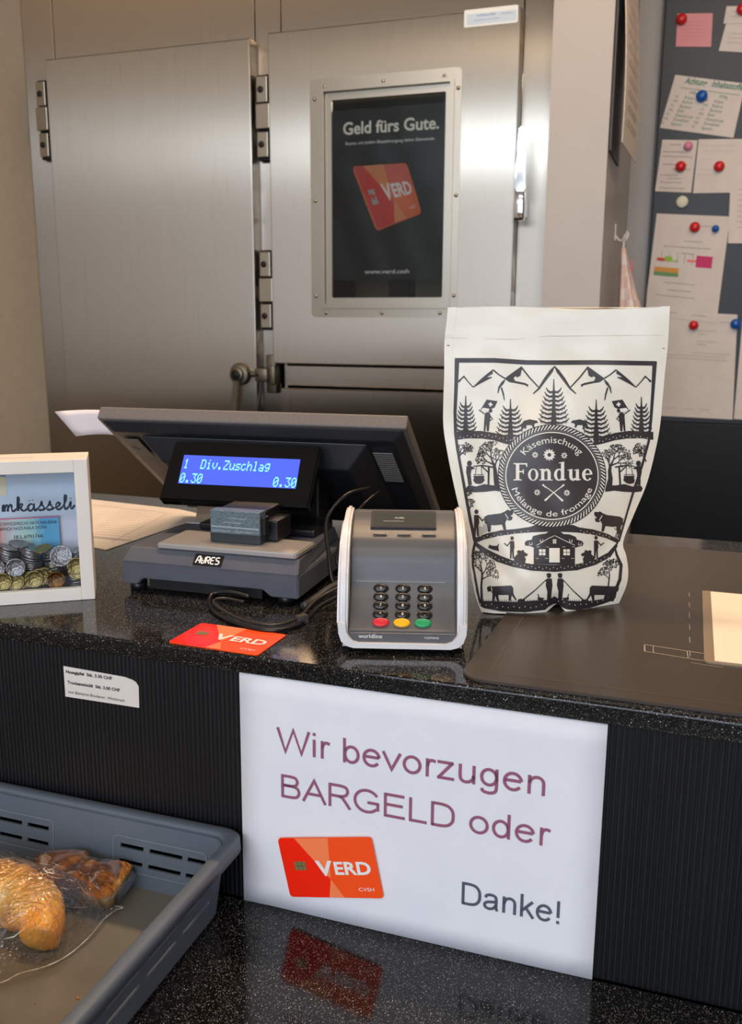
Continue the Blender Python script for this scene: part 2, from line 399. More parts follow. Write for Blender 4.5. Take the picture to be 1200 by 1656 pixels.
for x in (-.585, -.43, -.275): scr.lathe([(0, .0035), (.003, .003), (.005, 0)], (x, 1.6495-1.70, 1.074+.9), (0, -1, 0), 10); scr.lathe([(0, .0035), (.003, .003), (.005, 0)], (x, 1.6495-1.70, .517+.9), (0, -1, 0), 10)
for z in (.56, .80, 1.045): scr.lathe([(0, .0035), (.003, .003), (.005, 0)], (-.613, 1.6495-1.70, z+.9), (0, -1, 0), 10); scr.lathe([(0, .0035), (.003, .003), (.005, 0)], (-.240, 1.6495-1.70, z+.9), (0, -1, 0), 10)
scr.build('screws', STEEL2, rd)
# hinges: three knuckle blocks on a black backing
def hinge(x0, x1, z0, z1, parent):
    h = (z1-z0)
    bk = CB((x0-.003, 1.676, z0-.003), (x1+.006, 1.699, z1+.003), 'hinge', BLACKM, .001, parent)
    for a, b in ((0, .34), (.66, 1)):
        g = MB().box((x0, 1.664-1.70, z0+h*a+.9+.003), (x1, 1.680-1.70, z0+h*b+.9-.003), .002)
        g.build('hinge_block', STEEL2, parent)
        MB().lathe([(0, .0012), (.0085, .0012), (.0085, 0)], ((x0+x1)/2-.003, 1.664-1.70, z0+h*(a+b)/2+.9), (0, -1, 0), 16).build('hinge_hole', BLACKM, parent)
    MB().box((x0+.002, 1.654-1.70, z0+h*.35+.9), (x1+.010, 1.680-1.70, z0+h*.65+.9), .002).build('hinge_block', STEEL2, parent)
hinge(-.783, -.752, .914, 1.118, rd); hinge(-.783, -.752, .474, .680, rd); hinge(-1.470, -1.440, .950, 1.156, ld); hinge(-1.470, -1.440, -.3, -.1, ld)
# chrome handle of the right door
hd = MB().box((-.088, 1.600-1.70, .733+.9), (-.064, 1.640-1.70, .800+.9), .005).prism([(-.089, .80+.9), (-.063, .80+.9), (-.066, .86+.9), (-.070, .94+.9), (-.082, .94+.9), (-.087, .86+.9)], 1.606-1.70, 1.622-1.70, 1, .003)
hd.box((-.083, 1.62-1.70, .745+.9), (-.069, 1.70-1.70, .785+.9), .003)
hd.build('handle', CHROME, rd, smooth=True)
# cast lock on the left door with strike on the frame
lk = MB().lathe([(.030, 0), (.031, .012), (.027, .020), (.018, .022), (.018, .034), (.0135, .036)], (-.838, 1.652-1.70, .352+.9), (0, -1, 0), 28)
lk.cyl((-.838, 1.655-1.70, .352+.9), (-.770, 1.655-1.70, .352+.9), .010, .008, 12).prism([(-.850, .34+.9), (-.830, .34+.9), (-.846, .20+.9), (-.866, .20+.9)], 1.620-1.70, 1.632-1.70, 1, .003)
lk.box((-.790, 1.632-1.70, .333+.9), (-.752, 1.665-1.70, .370+.9), .005)
lk.build('lock', STEELD, ld, smooth=True)
MB().lathe([(0, .0005), (.0135, .0005), (.0135, -.002)], (-.838, 1.652-.0355-1.70, .352+.9), (0, -1, 0), 20).lathe([(0, .0005), (.005, .0005), (.005, -.002)], (-.781, 1.6315-1.70, .352+.9), (0, -1, 0), 14).build('keyhole', BLACKM, ld)
st = MB().box((-.772, 1.668-1.70, .300+.9), (-.742, 1.699-1.70, .405+.9), .003).box((-.756, 1.650-1.70, .325+.9), (-.738, 1.699-1.70, .378+.9), .003)
st.build('strike_plate', STEELD, cr, smooth=True)
# label sticker on the right door
sk = thing('sticker', 'pale blue paper sticker in the top right corner of the cold room door', 'sticker', (-.166, 1.6515, 1.196))
MB().prism(rrect(-.064, -.019, .064, .019, .004), -.0006, 0, 1).build('paper', mat('sticker_paper', (214, 224, 226), .45), sk)
F = plane((0, -.0009, 0), (1, 0, 0), (0, 0, 1))
pr = Print().rect(-.058, -.014, .060, .009); pr.build('tinted_field', mat('sticker_blue', (184, 204, 222), .5), sk, F)
pr = Print(); pr.scribble(-.034, .004, .046, .005, .0016, 3).scribble(.022, .003, .03, .004, .0010, 4).scribble(-.04, -.006, .06, .003, .0008, 5); pr.build('lettering', mat('sticker_ink', (120, 150, 190), .6), sk, F, .0002)

# poster behind the glass
CR1 = mat('card_red', (226, 58, 44), .45); CR2 = mat('card_orange', (240, 110, 44), .45); CR3 = mat('card_light_orange', (240, 148, 88), .45); CR4 = mat('card_coral', (232, 100, 80), .45)
CHIP = mat('chip_gold', (176, 160, 104), .35, metal=.6)
po = thing('poster', 'black poster with a red and orange payment card behind the cold room window', 'poster', (-.4215, 1.667, .602))
pm = noisy('poster_black', (12, 12, 14), (16, 16, 19), 5, .4, bmp=.5, bd=.006, spec=.25)
n = 26; vs = []; fs = []
for j in range(n+1):
    for i in range(n+1):
        x = -.148+.296*i/n; z = .416*j/n; yy = .0012*math.sin(x*60+z*23)+.0010*math.sin(z*48-x*30)
        vs.append((x, yy, z))
for j in range(n):
    for i in range(n): a = j*(n+1)+i; fs.append((a, a+1, a+n+2, a+n+1))
raw('sheet', vs, fs, pm, po, smooth=True)
def PF(x, z, off=0): x += .4215; z -= .602; return Vector((x, .0012*math.sin(x*60+z*23)+.0010*math.sin(z*48-x*30)-.0005-off, z))
pw = mat('poster_white', (250, 246, 240), .5)
Print().text('Geld fürs Gute.', -.543, .960, .030, .252, bold=.022).text('Reiche mit jedem Bezahlvorgang deine Gemeinde.', -.536, .9345, .0075, .236, bold=.012).text('www.verd.cash', -.484, .617, .0105, .122, bold=.02).build('lettering', pw, po, PF, 0, .01)
# card on the poster: a leaning quadrilateral
q = [(-.519, .882), (-.372, .884), (-.331, .762), (-.452, .722)]           # TL TR BR BL
def QC(u, v):
    a = Vector(q[0]).lerp(Vector(q[1]), u); b = Vector(q[3]).lerp(Vector(q[2]), u); return tuple(a.lerp(b, v))
Print().poly([QC(u/54, v/34) for u, v in rrect(0, 0, 54, 34, 3)]).build('card_picture', CR2, po, PF, .0004, .01)
Print().poly([QC(*a) for a in ((.03, .02), (.22, .0), (.55, .62), (.42, .98), (.04, .98))]).build('card_picture', CR1, po, PF, .0007, .01)
Print().poly([QC(*a) for a in ((.20, .0), (.58, .0), (.54, .60))]).poly([QC(*a) for a in ((.55, .62), (.68, .98), (.42, .98))]).build('card_picture', CR3, po, PF, .0008, .01)
Print().poly([QC(*a) for a in ((.58, .0), (.97, .02), (.98, .5), (.54, .60))]).build('card_picture', CR4, po, PF, .0008, .01)
def VT(q2): return QC(.40+q2[0], .60-q2[1])
def VERD(P, T):
    P.text('V', 0, 0, .28, .17, bold=.03, T=lambda a: T((a[0]+.0, a[1]*1.0)))
    P.text('ERD', 0, 0, .24, .36, bold=.03, T=lambda a: T((a[0]+.185, a[1]+.02)))
VERD_P = Print(); VERD(VERD_P, VT); VERD_P.text('CASH', 0, 0, .05, .11, bold=.01, T=lambda a: QC(.80+a[0], .85-a[1])); VERD_P.build('lettering', pw, po, PF, .0012, .01)
Print().poly([QC(*a) for a in ((.13, .38), (.25, .38), (.25, .62), (.13, .62))]).build('chip', mat('chip_silver', (178, 182, 178), .3), po, PF, .0012)

# ------------------------------------------------------------------ counters
uc = thing('sales_counter', 'high sales counter with speckled black stone top and black grained front', 'counter', (.6, 0, -.9))
MB().box((-2.1, -.0045, 1.1105), (2.4, .565, 1.1265), .0022, 3).build('worktop', STONE, uc)
MB().box((-2.1, 0, .9), (2.4, .55, 1.1103)).build('front_panel', WOODB, uc)
MB().box((-2.1, .03, 0), (2.4, .54, .8995)).build('base_cabinet', WOODB, uc)
lc = thing('display_counter', 'low speckled black counter in front carrying the bakery tray', 'counter', (.4, -.25, -.9))
MB().box((-1.9, -.25, .88), (2.0, .2485, .90), .002, 2).build('worktop', STONE, lc)
MB().box((-1.9, -.22, 0), (2.0, .245, .8797)).build('base_cabinet', WOODB, lc)
# desk mat
mt = thing('desk_mat', 'large dark leather desk mat on the right of the counter top', 'desk mat', (.6, .24, .2265))
MATM = noisy('dark_brown_vinyl', (66, 58, 50), (58, 51, 45), 7, .30, bmp=.1, bd=.002)
mpts = rrect(-.404, -.236, .6, .256, .018, 6)
MB().prism([(x-(.012 if (y < 0 and x < 0) else 0), y) for x, y in mpts], .0002, .0024, 2, .0007).build('pad', MATM, mt)
F = plane((-.6, -.24, .0027), (1, 0, 0), (0, 1, 0))
seam = mat('pale_seam', (176, 164, 146), .5)
P = Print(); P.stroke([(.2055, .222), (.2055, .030), (.2065, .024), (.212, .0215), (.9, .017)], .0005)
P.build('seam', mat('seam_line', (100, 90, 80), .5), mt, F)
P = Print()
P.stroke([(.315, .127), (.362, .121)], .0010).stroke([(.315, .127), (.316, .110), (.350, .105), (.39, .101)], .0009).stroke([(.322, .126), (.323, .109)], .0006).stroke([(.349, .122), (.350, .105)], .0006)
P.stroke([(.375, .104), (.376, .097)], .0004).stroke([(.352, .096), (.376, .093)], .0005)
for k in range(6): P.stroke([(.3495+.0003*k, .30-.035*k), (.350+.0003*k, .285-.035*k)], .0005)
P.build('pocket_outline', seam, mt, F)
# cream sheet in a clear sleeve
cs = thing('paper_sheet', 'blank cream sheet in a clear sleeve on the dark desk mat', 'paper', (.44, .204, .2292))
SLV = mat('clear_sleeve_edge', (140, 124, 104), .25)
MB().prism(rrect(-.0780, -.105, .09, .105, .004), -.0002, .0012, 2).build('sleeve', SLV, cs)
MB().box((-.0700, -.101, .0012), (.086, .102, .0016)).build('paper', mat('cream_paper', (240, 226, 206), .6), cs)

# plain sans lettering drawn with even pen strokes (cap height 1)
HS = .064
SANS = {'W': (1.32, [('p', [(.045, 1), (.345, .03), (.66, .97), (.975, .03), (1.275, 1)])]), 'i': (.31, [('p', [(.155, 0), (.155, .725)]), ('p', [(.155, .88), (.155, 1)])]),
 'r': (.46, [('p', [(.155, 0), (.155, .725)]), ('s', [(.155, .40), (.20, .59), (.31, .665), (.45, .635)])]), 'b': (.78, [('p', [(.155, 0), (.155, 1)]), ('e', .42, .3625, .25, .315, 0, 360)]),
 'e': (.78, [('p', [(.12, .40), (.66, .40)]), ('e', .39, .3625, .285, .315, 7, 325)]), 'v': (.70, [('p', [(.035, .725), (.35, .045), (.665, .725)])]), 'o': (.78, [('e', .39, .3625, .285, .315, 0, 360)]),
 'z': (.70, [('p', [(.05, .67), (.62, .67)]), ('p', [(.585, .69), (.085, .035)]), ('p', [(.05, .055), (.65, .055)])]), 'u': (.78, [('s', [(.15, .725), (.15, .27), (.19, .12), (.31, .05), (.46, .07), (.58, .17), (.62, .33)]), ('p', [(.625, 0), (.625, .725)])]),
 'g': (.78, [('e', .365, .375, .255, .30, 0, 360), ('s', [(.625, .725), (.625, .2), (.622, -.02), (.57, -.17), (.42, -.23), (.27, -.225), (.16, -.18), (.13, -.08)])]),
 'n': (.78, [('p', [(.155, 0), (.155, .725)]), ('s', [(.155, .40), (.22, .58), (.36, .668), (.50, .655), (.60, .56), (.625, .42), (.625, .0)])]), ' ': (.39, []),
 'B': (.93, [('p', [(.145, 0), (.145, 1)]), ('s', [(.145, .945), (.50, .945), (.67, .90), (.735, .75), (.67, .60), (.50, .545), (.145, .54)]), ('s', [(.145, .54), (.52, .54), (.72, .48), (.80, .30), (.73, .12), (.54, .057), (.145, .055)])]),
 'A': (.93, [('p', [(.03, 0), (.465, .955), (.90, 0)]), ('p', [(.19, .36), (.74, .36)])]), 'R': (1.0, [('p', [(.145, 0), (.145, 1)]), ('s', [(.145, .945), (.56, .945), (.76, .89), (.82, .735), (.75, .57), (.56, .50), (.145, .495)]), ('s', [(.46, .495), (.60, .45), (.70, .33), (.92, 0)])]),
 'G': (1.09, [('e', .55, .5, .45, .455, 33, 322), ('p', [(.57, .45), (.96, .45)]), ('p', [(.96, .50), (.96, .15)])]), 'E': (.93, [('p', [(.145, 0), (.145, 1)]), ('p', [(.145, .945), (.84, .945)]), ('p', [(.145, .53), (.79, .53)]), ('p', [(.145, .055), (.87, .055)])]),
 'L': (.78, [('p', [(.135, 0), (.135, 1)]), ('p', [(.135, .055), (.73, .055)])]), 'D': (1.0, [('p', [(.145, 0), (.145, 1)]), ('s', [(.145, .945), (.46, .945), (.70, .89), (.85, .72), (.88, .5), (.85, .28), (.70, .11), (.46, .055), (.145, .055)])]),
 'd': (.78, [('p', [(.625, 0), (.625, 1)]), ('e', .36, .3625, .25, .315, 0, 360)]), 'a': (.78, [('s', [(.125, .52), (.20, .63), (.37, .67), (.54, .63), (.60, .50), (.60, .20), (.615, .08), (.66, 0)]), ('s', [(.60, .40), (.42, .365), (.22, .33), (.11, .24), (.12, .12), (.24, .05), (.38, .055), (.52, .13), (.60, .27)])]),
 'k': (.70, [('p', [(.14, 0), (.14, 1)]), ('p', [(.60, .725), (.15, .27)]), ('p', [(.30, .44), (.64, 0)])]), '!': (.39, [('p', [(.195, 1), (.195, .27)]), ('p', [(.195, .13), (.195, 0)])])}
def sans(P, s, x, y, h, width):
    tot = sum(SANS[c][0] for c in s)-.15; kx = width/tot; c0 = x-.07*kx
    for c in s:
        adv, st_ = SANS[c]
        for q in st_:
            if q[0] == 'e': pts = [(q[1]+q[3]*math.cos(R(q[5]+(q[6]-q[5])*i/36)), q[2]+q[4]*math.sin(R(q[5]+(q[6]-q[5])*i/36))) for i in range(37)]; cl = q[6]-q[5] == 360; pts = pts[:-1] if cl else pts
            elif q[0] == 's': pts = [(a.x, a.y) for a in spline([(a, b, 0) for a, b in q[1]], 6)]; cl = False
            else: pts = q[1]; cl = False
            P.stroke([(c0+a*kx, y+b*h) for a, b in pts], h*.122, cl)
        c0 += adv*kx
    return P

# sign sheet
ss = thing('sign_sheet', 'white paper sign reading Wir bevorzugen BARGELD oder, against the black counter front', 'sign', (0, -.0005, .0004))
n = 12; vs = []; fs = []
def sy(x, z): return -.0012-.0010*math.sin(x*9)*(1-z/.21)-(.0025*(1-z/.21) if x < .02 else .0025*(1-z/.21)*.6)
for j in range(n+1):
    for i in range(n+1): x, z = .297*i/n, .2098*j/n; vs.append((x, sy(x, z), z))
for j in range(n):
    for i in range(n): a = j*(n+1)+i; fs.append((a, a+1, a+n+2, a+n+1))
so = raw('paper', vs, fs, PAPER, ss, smooth=True)
md = so.modifiers.new('s', 'SOLIDIFY'); md.thickness = .0003; md.offset = -1
def SF(x, z, off=0): return Vector((x, sy(x, z)-.0005-off, z))
sans(Print(), 'Wir bevorzugen', .035, .1455, .0212, .220).build('lettering', MAROON, ss, SF, 0, .012)
sans(Print(), 'BARGELD oder', .0365, .1047, .0207, .2220).build('lettering', MAROON, ss, SF, 0, .012)
sans(Print(), 'Danke!', .193, .0415, .0195, .078).build('lettering', GREYINK, ss, SF, 0, .012)

# payment cards
def card(label, loc, M3, group=None, cq=None):
    t = thing('payment_card', label, 'card', loc); t.matrix_world = Matrix.Translation(loc) @ M3.to_4x4()
    MB().prism(rrect(-.0428, -.027, .0428, .027, .0032), 0, .0008, 2).build('body', CRG[0], t)
    F = plane((0, 0, .00095), (1, 0, 0), (0, 1, 0))
    Print().poly([(-.0395, .0268), (-.0268, .0268), (-.0012, -.010), (-.0055, -.0268), (-.040, -.0268), (-.0426, -.024), (-.0426, .0238)]).build('red_field', CRG[1], t, F)
    Print().poly([(-.027, .0268), (.004, .0268), (-.0012, -.010)]).poly([(-.0012, -.010), (.008, -.0268), (-.0060, -.0268)]).build('light_field', CRG[2], t, F, .0001)
    P = Print(); T = lambda a: (-.0125+a[0]*.0905, -.0065+a[1]*.048)
    VERD(P, T); P.text('CVSH', .0225, -.0205, .0032, .0135); P.build('lettering', WHITEP, t, F, .0003)
    c = Print().poly(rrect(-.0320, -.002, -.0215, .0058, .0012)); c.build('chip', CHIP, t, F, .0003)
    Print().stroke([(-.032, .0019), (-.0215, .0019)], .0003).stroke([(-.0285, -.002), (-.0285, .0058)], .0003).stroke([(-.025, -.002), (-.025, .0058)], .0003).build('chip_lines', INK, t, F, .0005)
    return t
CRG = (mat('card_orange_gloss', (255, 84, 30), .18), mat('card_red_gloss', (250, 40, 16), .18), mat('card_pale_gloss', (255, 134, 84), .18))
a = R(-2); card('orange payment card lying flat on the counter edge', (-.0245, .0262, .2267), Matrix.Rotation(a, 3, 'Z'))
u = Vector((.0856, 0, .0135)).normalized(); v = Vector((-u.z, 0, u.x)); nn = u.cross(v)
u2 = Vector((math.cos(R(12)), 0, math.sin(R(12)))); v2 = Vector((-u2.z, 0, u2.x))
card('orange payment card stuck on the white paper sign', (.0815, -.0052, .0505), Matrix((u2, v2, u2.cross(v2))).transposed())

# price label on the counter front
pl = thing('price_label', 'small white price label stuck on the black counter front', 'label', (-.1375, -.0004, .1775))
MB().prism([(-.0385, -.0145), (.0385, -.0140), (.0390, .006), (.0365, .0095), (.033, .0112), (.025, .0128), (-.0385, .0145)], -.0005, 0, 1).build('paper', PAPERW, pl)
F = plane((0, -.0008, 0), (1, 0, 0), (0, 0, 1)); 
Print().text('Nussgipfel  Stk. 3.30 CHF', -.036, .0085, .0029, .0485, bold=.03).text('Trockenstückli  Stk. 3.00 CHF', -.0352, -.0015, .0029, .0550, bold=.03).text('von Bäckerei Bruderer, Wichtrach', -.035, -.0105, .0027, .059).build('lettering', INK, pl, F)

# ------------------------------------------------------------------ notice board behind the counter
BY = 2.30
nb = thing('notice_board', 'tall dark grey magnetic board on the back wall full of notes', 'notice board', (.8, BY, -.9))
BRD = noisy('board_slate', (40, 47, 53), (36, 42, 48), 3, .45)
MB().box((-.606, -.002, 1.10), (.9, .019, 2.4), .002).build('board', BRD, nb)
MB().box((-.612, -.006, .9-.2), (-.6065, .019, 2.4)).build('frame_edge', mat('board_edge', (30, 30, 32), .4), nb)
lp = MB().box((-.606, -.002, 0), (.9, .019, 1.097), .002).build('panel', mat('black_panel', (9, 10, 12), .5), nb); lp['label'] = 'black lower panel'
def note(name, label, cat, pts, m, y=BY-.003, group=None, th=.0006, curl=0):
    c = Vector((sum(p_[0] for p_ in pts)/len(pts), 0, sum(p_[1] for p_ in pts)/len(pts)))
    t = thing(name, label, cat, (c.x, y, c.z), group=group)
    MB().prism([(x-c.x, z-c.z) for x, z in pts], -th, 0, 1).build('sheet', m, t)
    def F(x, z, off=0): return Vector((x-c.x, -th-.0004-off, z-c.z))
    return t, F
def quadT(pts):
    """pts TL TR BR BL -> (u right, v down) bilinear"""
    q = [Vector(p_) for p_ in pts]
    return lambda u, v: tuple(q[0].lerp(q[1], u).lerp(q[3].lerp(q[2], u), v))
def lines(P, Q, rows, w=.0012):
    for (u, v, L, s, h) in rows:
        a = Vector(Q(u, v)); b = Vector(Q(u+L, v)); d = (b-a); n_ = Vector((-d.y, d.x)).normalized(); rr = random.Random(s); k = max(4, int(d.length/(h*.6)))
        P.stroke([tuple(a+d*(i/k)+n_*h*(.45 if i % 2 else -.35)*rr.uniform(.2, 1.2)) for i in range(k+1)], w)
INKG = mat('green_felt_ink', (52, 128, 104), .7); INKL = mat('pale_print_ink', (150, 140, 140), .8); INKP = mat('pen_ink', (110, 104, 108), .8)
PINK = mat('pink_paper', (226, 156, 160), .8)
t, F = note('sticky_note', 'pink sticky note under the red magnet at the top of the board', 'note', [(.228, 1.350), (.322, 1.342), (.324, 1.255), (.229, 1.264)], PINK)
P = Print(); lines(P, quadT([(.228, 1.350), (.322, 1.342), (.324, 1.255), (.229, 1.264)]), [(.12, .25+.11*i, .7, i, .003) for i in range(6)], .0006); P.build('writing', mat('pink_ink', (196, 120, 130), .8), t, F)
q_ = [(.357, 1.356), (.50, 1.343), (.50, 1.30), (.352, 1.312)]
t, F = note('note', 'small white note cut off at the top right of the board', 'note', q_, PAPERW, BY-.0045)
P = Print(); lines(P, quadT(q_), [(.1, .3, .8, 1, .003), (.1, .6, .7, 2, .003)], .0007); P.build('writing', INKL, t, F)
q_ = [(.360, 1.318), (.50, 1.300), (.50, 1.22), (.345, 1.243)]
t, F = note('note', 'white note overlapped by the small note at the top right of the board', 'note', q_, PAPERW)
P = Print(); lines(P, quadT(q_), [(.1, .4+.15*i, .7, i, .003) for i in range(3)], .0007); P.build('writing', INKL, t, F)
q_ = [(.233, 1.189), (.422, 1.152), (.402, 1.010), (.200, 1.049)]
t, F = note('note', 'white note with two lists in green handwriting under a blue magnet', 'note', q_, PAPERW)
Q = quadT(q_); P = Print()
P.text('Achtung   Inhaltsstoffe', 0, 0, .12, .82, bold=.02, T=lambda a: Q(.16+a[0]+a[1]*.15, .13-a[1]))
lines(P, Q, [(.12, .22, .84, 9, .004)], .0010)
for k, wd in enumerate(('Käse', 'Rahm', 'Butter', 'Eier', 'Gewürze', 'Zwiebel', 'Speck')):
    for u0 in (.22, .64):
        P.text(wd, 0, 0, .06, None, T=lambda a: Q(u0-.015*k+a[0]*.8, .41+.085*k-a[1])); 
        P.text('100'[:2+(k % 2)], 0, 0, .05, None, T=lambda a: Q(u0-.13-.015*k+a[0]*.7, .41+.085*k-a[1]))
P.text('100g', 0, 0, .06, None, T=lambda a: Q(.27+a[0]*.8, .31-a[1])).text('200g', 0, 0, .06, None, T=lambda a: Q(.68+a[0]*.8, .31-a[1]))
P.build('writing', INKG, t, F)
q_ = [(.209, 1.016), (.306, 1.009), (.299, .866), (.198, .874)]
t, F = note('note', 'narrow handwritten note below the green one, under a pink and a red magnet', 'note', q_, PAPERW)
P = Print(); lines(P, quadT(q_), [(.25, .09, .3, 1, .004), (.06, .23, .6, 2, .005), (.06, .32, .85, 3, .005), (.1, .47, .7, 4, .005), (.4, .56, .5, 5, .005), (.08, .68, .5, 6, .004), (.3, .74, .4, 7, .004), (.1, .82, .6, 8, .005), (.1, .93, .7, 9, .005)], .0010); P.build('writing', INKP, t, F)
q_ = [(.309, 1.011), (.440, 1.005), (.436, .861), (.304, .864)]
t, F = note('note', 'mostly blank white note right of the narrow handwritten one, under a red magnet', 'note', q_, PAPERW, BY-.0045)
P = Print(); lines(P, quadT(q_), [(.1, .12, .7, 1, .003), (.1, .22, .7, 2, .003), (.1, .38, .25, 3, .004), (.1, .56, .2, 4, .004), (.05, .66, .45, 5, .003)], .0006); P.build('writing', mat('faded_ink', (178, 170, 184), .8), t, F)
q_ = [(.402, .934), (.58, .93), (.58, .715), (.410, .722)]
t, F = note('paper_sheet', 'printed sheet at the right edge of the board beside the coloured chart', 'paper', q_, PAPERW, BY-.006)
P = Print(); lines(P, quadT(q_), [(.12, .3+.07*i, .6, i, .003) for i in range(8)], .0009); P.build('print', INKL, t, F)
q_ = [(.207, .811), (.410, .796), (.396, .495), (.190, .520)]
t, F = note('chart_sheet', 'white sheet with a small coloured bar chart on the board', 'paper', q_, PAPERW, BY-.0045)
Q = quadT(q_); P = Print(); lines(P, Q, [(.42, .25, .26, 1, .003), (.15, .31, .65, 2, .0025), (.4, .37, .18, 3, .0025), (.2, .66, .45, 4, .0025), (.28, .73, .32, 5, .003), (.12, .79, .55, 6, .0025), (.6, .10, .25, 8, .003), (.35, .95, .1, 7, .003), (.65, .95, .2, 7, .004)], .0009); P.build('print', INKP, t, F)
def bar(a, b, c, d, col, nm='chart_bar'):
    Print().poly([Q(a, b), Q(c, b), Q(c, d), Q(a, d)]).build(nm, col, t, F, .0003)
bar(.62, .38, .84, .49, mat('chart_pink', (200, 54, 110), .7)); bar(.50, .425, .62, .445, CR4); bar(.08, .425, .19, .455, mat('chart_red', (206, 70, 66), .7)); bar(.19, .405, .29, .455, mat('chart_green', (150, 190, 70), .7)); bar(.29, .44, .38, .455, mat('chart_green_pale', (160, 190, 110), .7))
bar(.06, .515, .40, .56, mat('chart_orange', (214, 152, 70), .7)); bar(.06, .56, .40, .60, mat('chart_leaf', (110, 150, 100), .7))
for k, u in enumerate((.14, .25, .36, .46, .57)):
    P = Print(); P.stroke([Q(u, .36), Q(u, .47)], .0009); P.build('chart_tick', INKP, t, F, .0002)
q_ = [(.180, .535), (.452, .520), (.463, .213), (.185, .218)]
t, F = note('paper_sheet', 'large printed sheet hanging lowest on the board behind the pouch', 'paper', q_, PAPERW)
P = Print(); lines(P, quadT(q_), [(.82, .08, .15, 1, .004), (.6, .17, .2, 2, .003), (.6, .20, .1, 3, .003), (.6, .27, .22, 4, .003), (.6, .30, .1, 5, .003), (.2, .41, .7, 6, .003), (.55, .38, .4, 7, .003), (.22, .44, .7, 8, .004), (.3, .92, .12, 7, .003), (.5, .92, .1, 8, .003), (.66, .92, .12, 9, .003)], .0008); P.build('print', INKL, t, F)
q_ = [(.467, .522), (.62, .52), (.62, .208), (.466, .215)]
t, F = note('paper_sheet', 'sheet at the right edge beside the lowest large sheet, under a blue magnet', 'paper', q_, PAPERW, BY-.0045)
P = Print(); lines(P, quadT(q_), [(.1, .4, .6, 7, .003), (.1, .43, .6, 8, .004)], .0008); P.build('print', INKL, t, F)
mr = mat('red_magnet', (204, 34, 40), .2); mb_ = mat('blue_magnet', (18, 88, 172), .2); mp_ = mat('pink_magnet', (222, 140, 168), .2); mw_ = mat('cream_magnet', (214, 212, 190), .4)
for x, z, r, m, lb in ((.240, 1.333, .0150, mr, 'red button magnet on the pink sticky note'), (.398, 1.343, .0150, mr, 'red button magnet at the top right edge of the board'),
        (.309, 1.126, .0160, mb_, 'blue button magnet on the green handwritten note'), (.282, .994, .0125, mp_, 'pink button magnet above a red one'), (.265, .939, .0150, mr, 'red button magnet just below the pink one'),
        (.370, .934, .0150, mr, 'red button magnet on the mostly blank note'), (.276, .841, .0165, mw_, 'cream round magnet on the bare board'), (.316, .769, .0150, mr, 'red button magnet on the chart sheet'),
        (.373, .763, .0105, mb_, 'small blue magnet on the chart sheet'), (.333, .489, .0140, mr, 'red button magnet under the chart sheet'), (.449, .493, .0150, mb_, 'blue button magnet on the lowest sheets')):
    t = MB().lathe([(r, 0), (r*1.0, .004), (r*.86, .009), (r*.5, .0125), (0, .0135)] if m is not mw_ else [(r, 0), (r, .003), (r*.9, .004), (0, .0042)], (0, 0, 0), (0, -1, 0), 20).build('magnet', m, loc=(x, BY-.0075, z))
    meta(t, lb, 'magnet', 'button magnets on the board')

# things on the side of the pier
PX = .1235
hk = thing('wall_hook', 'white double hook on the side of the beige pier', 'hook', (PX-.0005, 1.90, .715))
MB().box((0, -.012, -.012), (.003, .012, .03), .001).build('plate', WHITEP, hk)
for s in (-1, 1): tube('prong', [(.003, s*.006, 0), (.015, s*.012, -.012), (.028, s*.022, -.006), (.033, s*.028, .01)], .0022, WHITEP, hk)
tw = thing('tea_towel', 'white and pink checked tea towel hanging from the hook by the pier', 'towel', (PX+.014, 1.895, .70))
TWM = mat('towel_cloth', (222, 204, 196), .9); v = coords(TWM); s_ = nd(TWM, 'ShaderNodeSeparateXYZ'); ln(TWM, v, s_.inputs[0])
wv = nd(TWM, 'ShaderNodeTexChecker', Scale=34); ln(TWM, v, wv.inputs['Vector']); wv.inputs['Color1'].default_value = (*lin((222, 212, 208)), 1); wv.inputs['Color2'].default_value = (*lin((216, 190, 184)), 1); ln(TWM, wv.outputs[0], PB(TWM).inputs['Base Color'])
vs = []; fs = []; n, mm = 40, 16
for j in range(mm+1):
    t_ = j/mm; wd = .008+.085*t_**.8
    for i in range(n):
        a = 2*math.pi*i/n; r = 1+.28*math.sin(5*a+1.3*t_)*min(1, t_*2)
        vs.append((.004+(.012+.078*t_)*(1+math.cos(a))*.5*r, wd*math.sin(a)*r, -.015-.33*t_))
for j in range(mm):
    for i in range(n): a = j*n+i; b = j*n+(i+1) % n; fs.append((a, a+n, b+n, b))
fs.append(tuple(range(n))); fs.append(tuple(mm*n+i for i in range(n))[::-1])
raw('cloth', vs, fs, TWM, tw, smooth=True)
tube('loop', [(.010, -.006, -.02), (.010, -.004, .012), (.014, 0, .018), (.012, .004, .012), (.010, .006, -.02)], .0018, WHITEP, tw)
MB().box((.030, .020, -.07), (.034, .035, -.045)).build('tag', mr, tw)
cb = thing('clipboard', 'dark clipboard with printed sheets hanging on the side of the pier', 'clipboard', (PX, 1.72, .90))
MB().box((0, -.10, -.02), (.004, .13, .40)).build('board', mat('clipboard_grey', (82, 80, 80), .5), cb)
vs = []; fs = []
for k in range(9):
    t_ = k/8; x = .006+.020*math.sin(t_*1.9)+.004; vs += [(x, -.13+.20*0, .33-.40*t_+.06), (x+.012, .16, .33-.40*t_+.06)]
for k in range(8): fs.append((2*k, 2*k+1, 2*k+3, 2*k+2))
o = raw('sheets', vs, fs, PAPERW, cb); md = o.modifiers.new('s', 'SOLIDIFY'); md.thickness = .0015
def CF_(u, v, off=0): x = .010+.020*math.sin(v*1.9)+.004+.012*u; return Vector((x+.0012+off, -.13+.29*u, .39-.40*v))
P = Print()
for k in range(11): P.scribble(.15, .06+.08*k, .65, .02, .006, k)
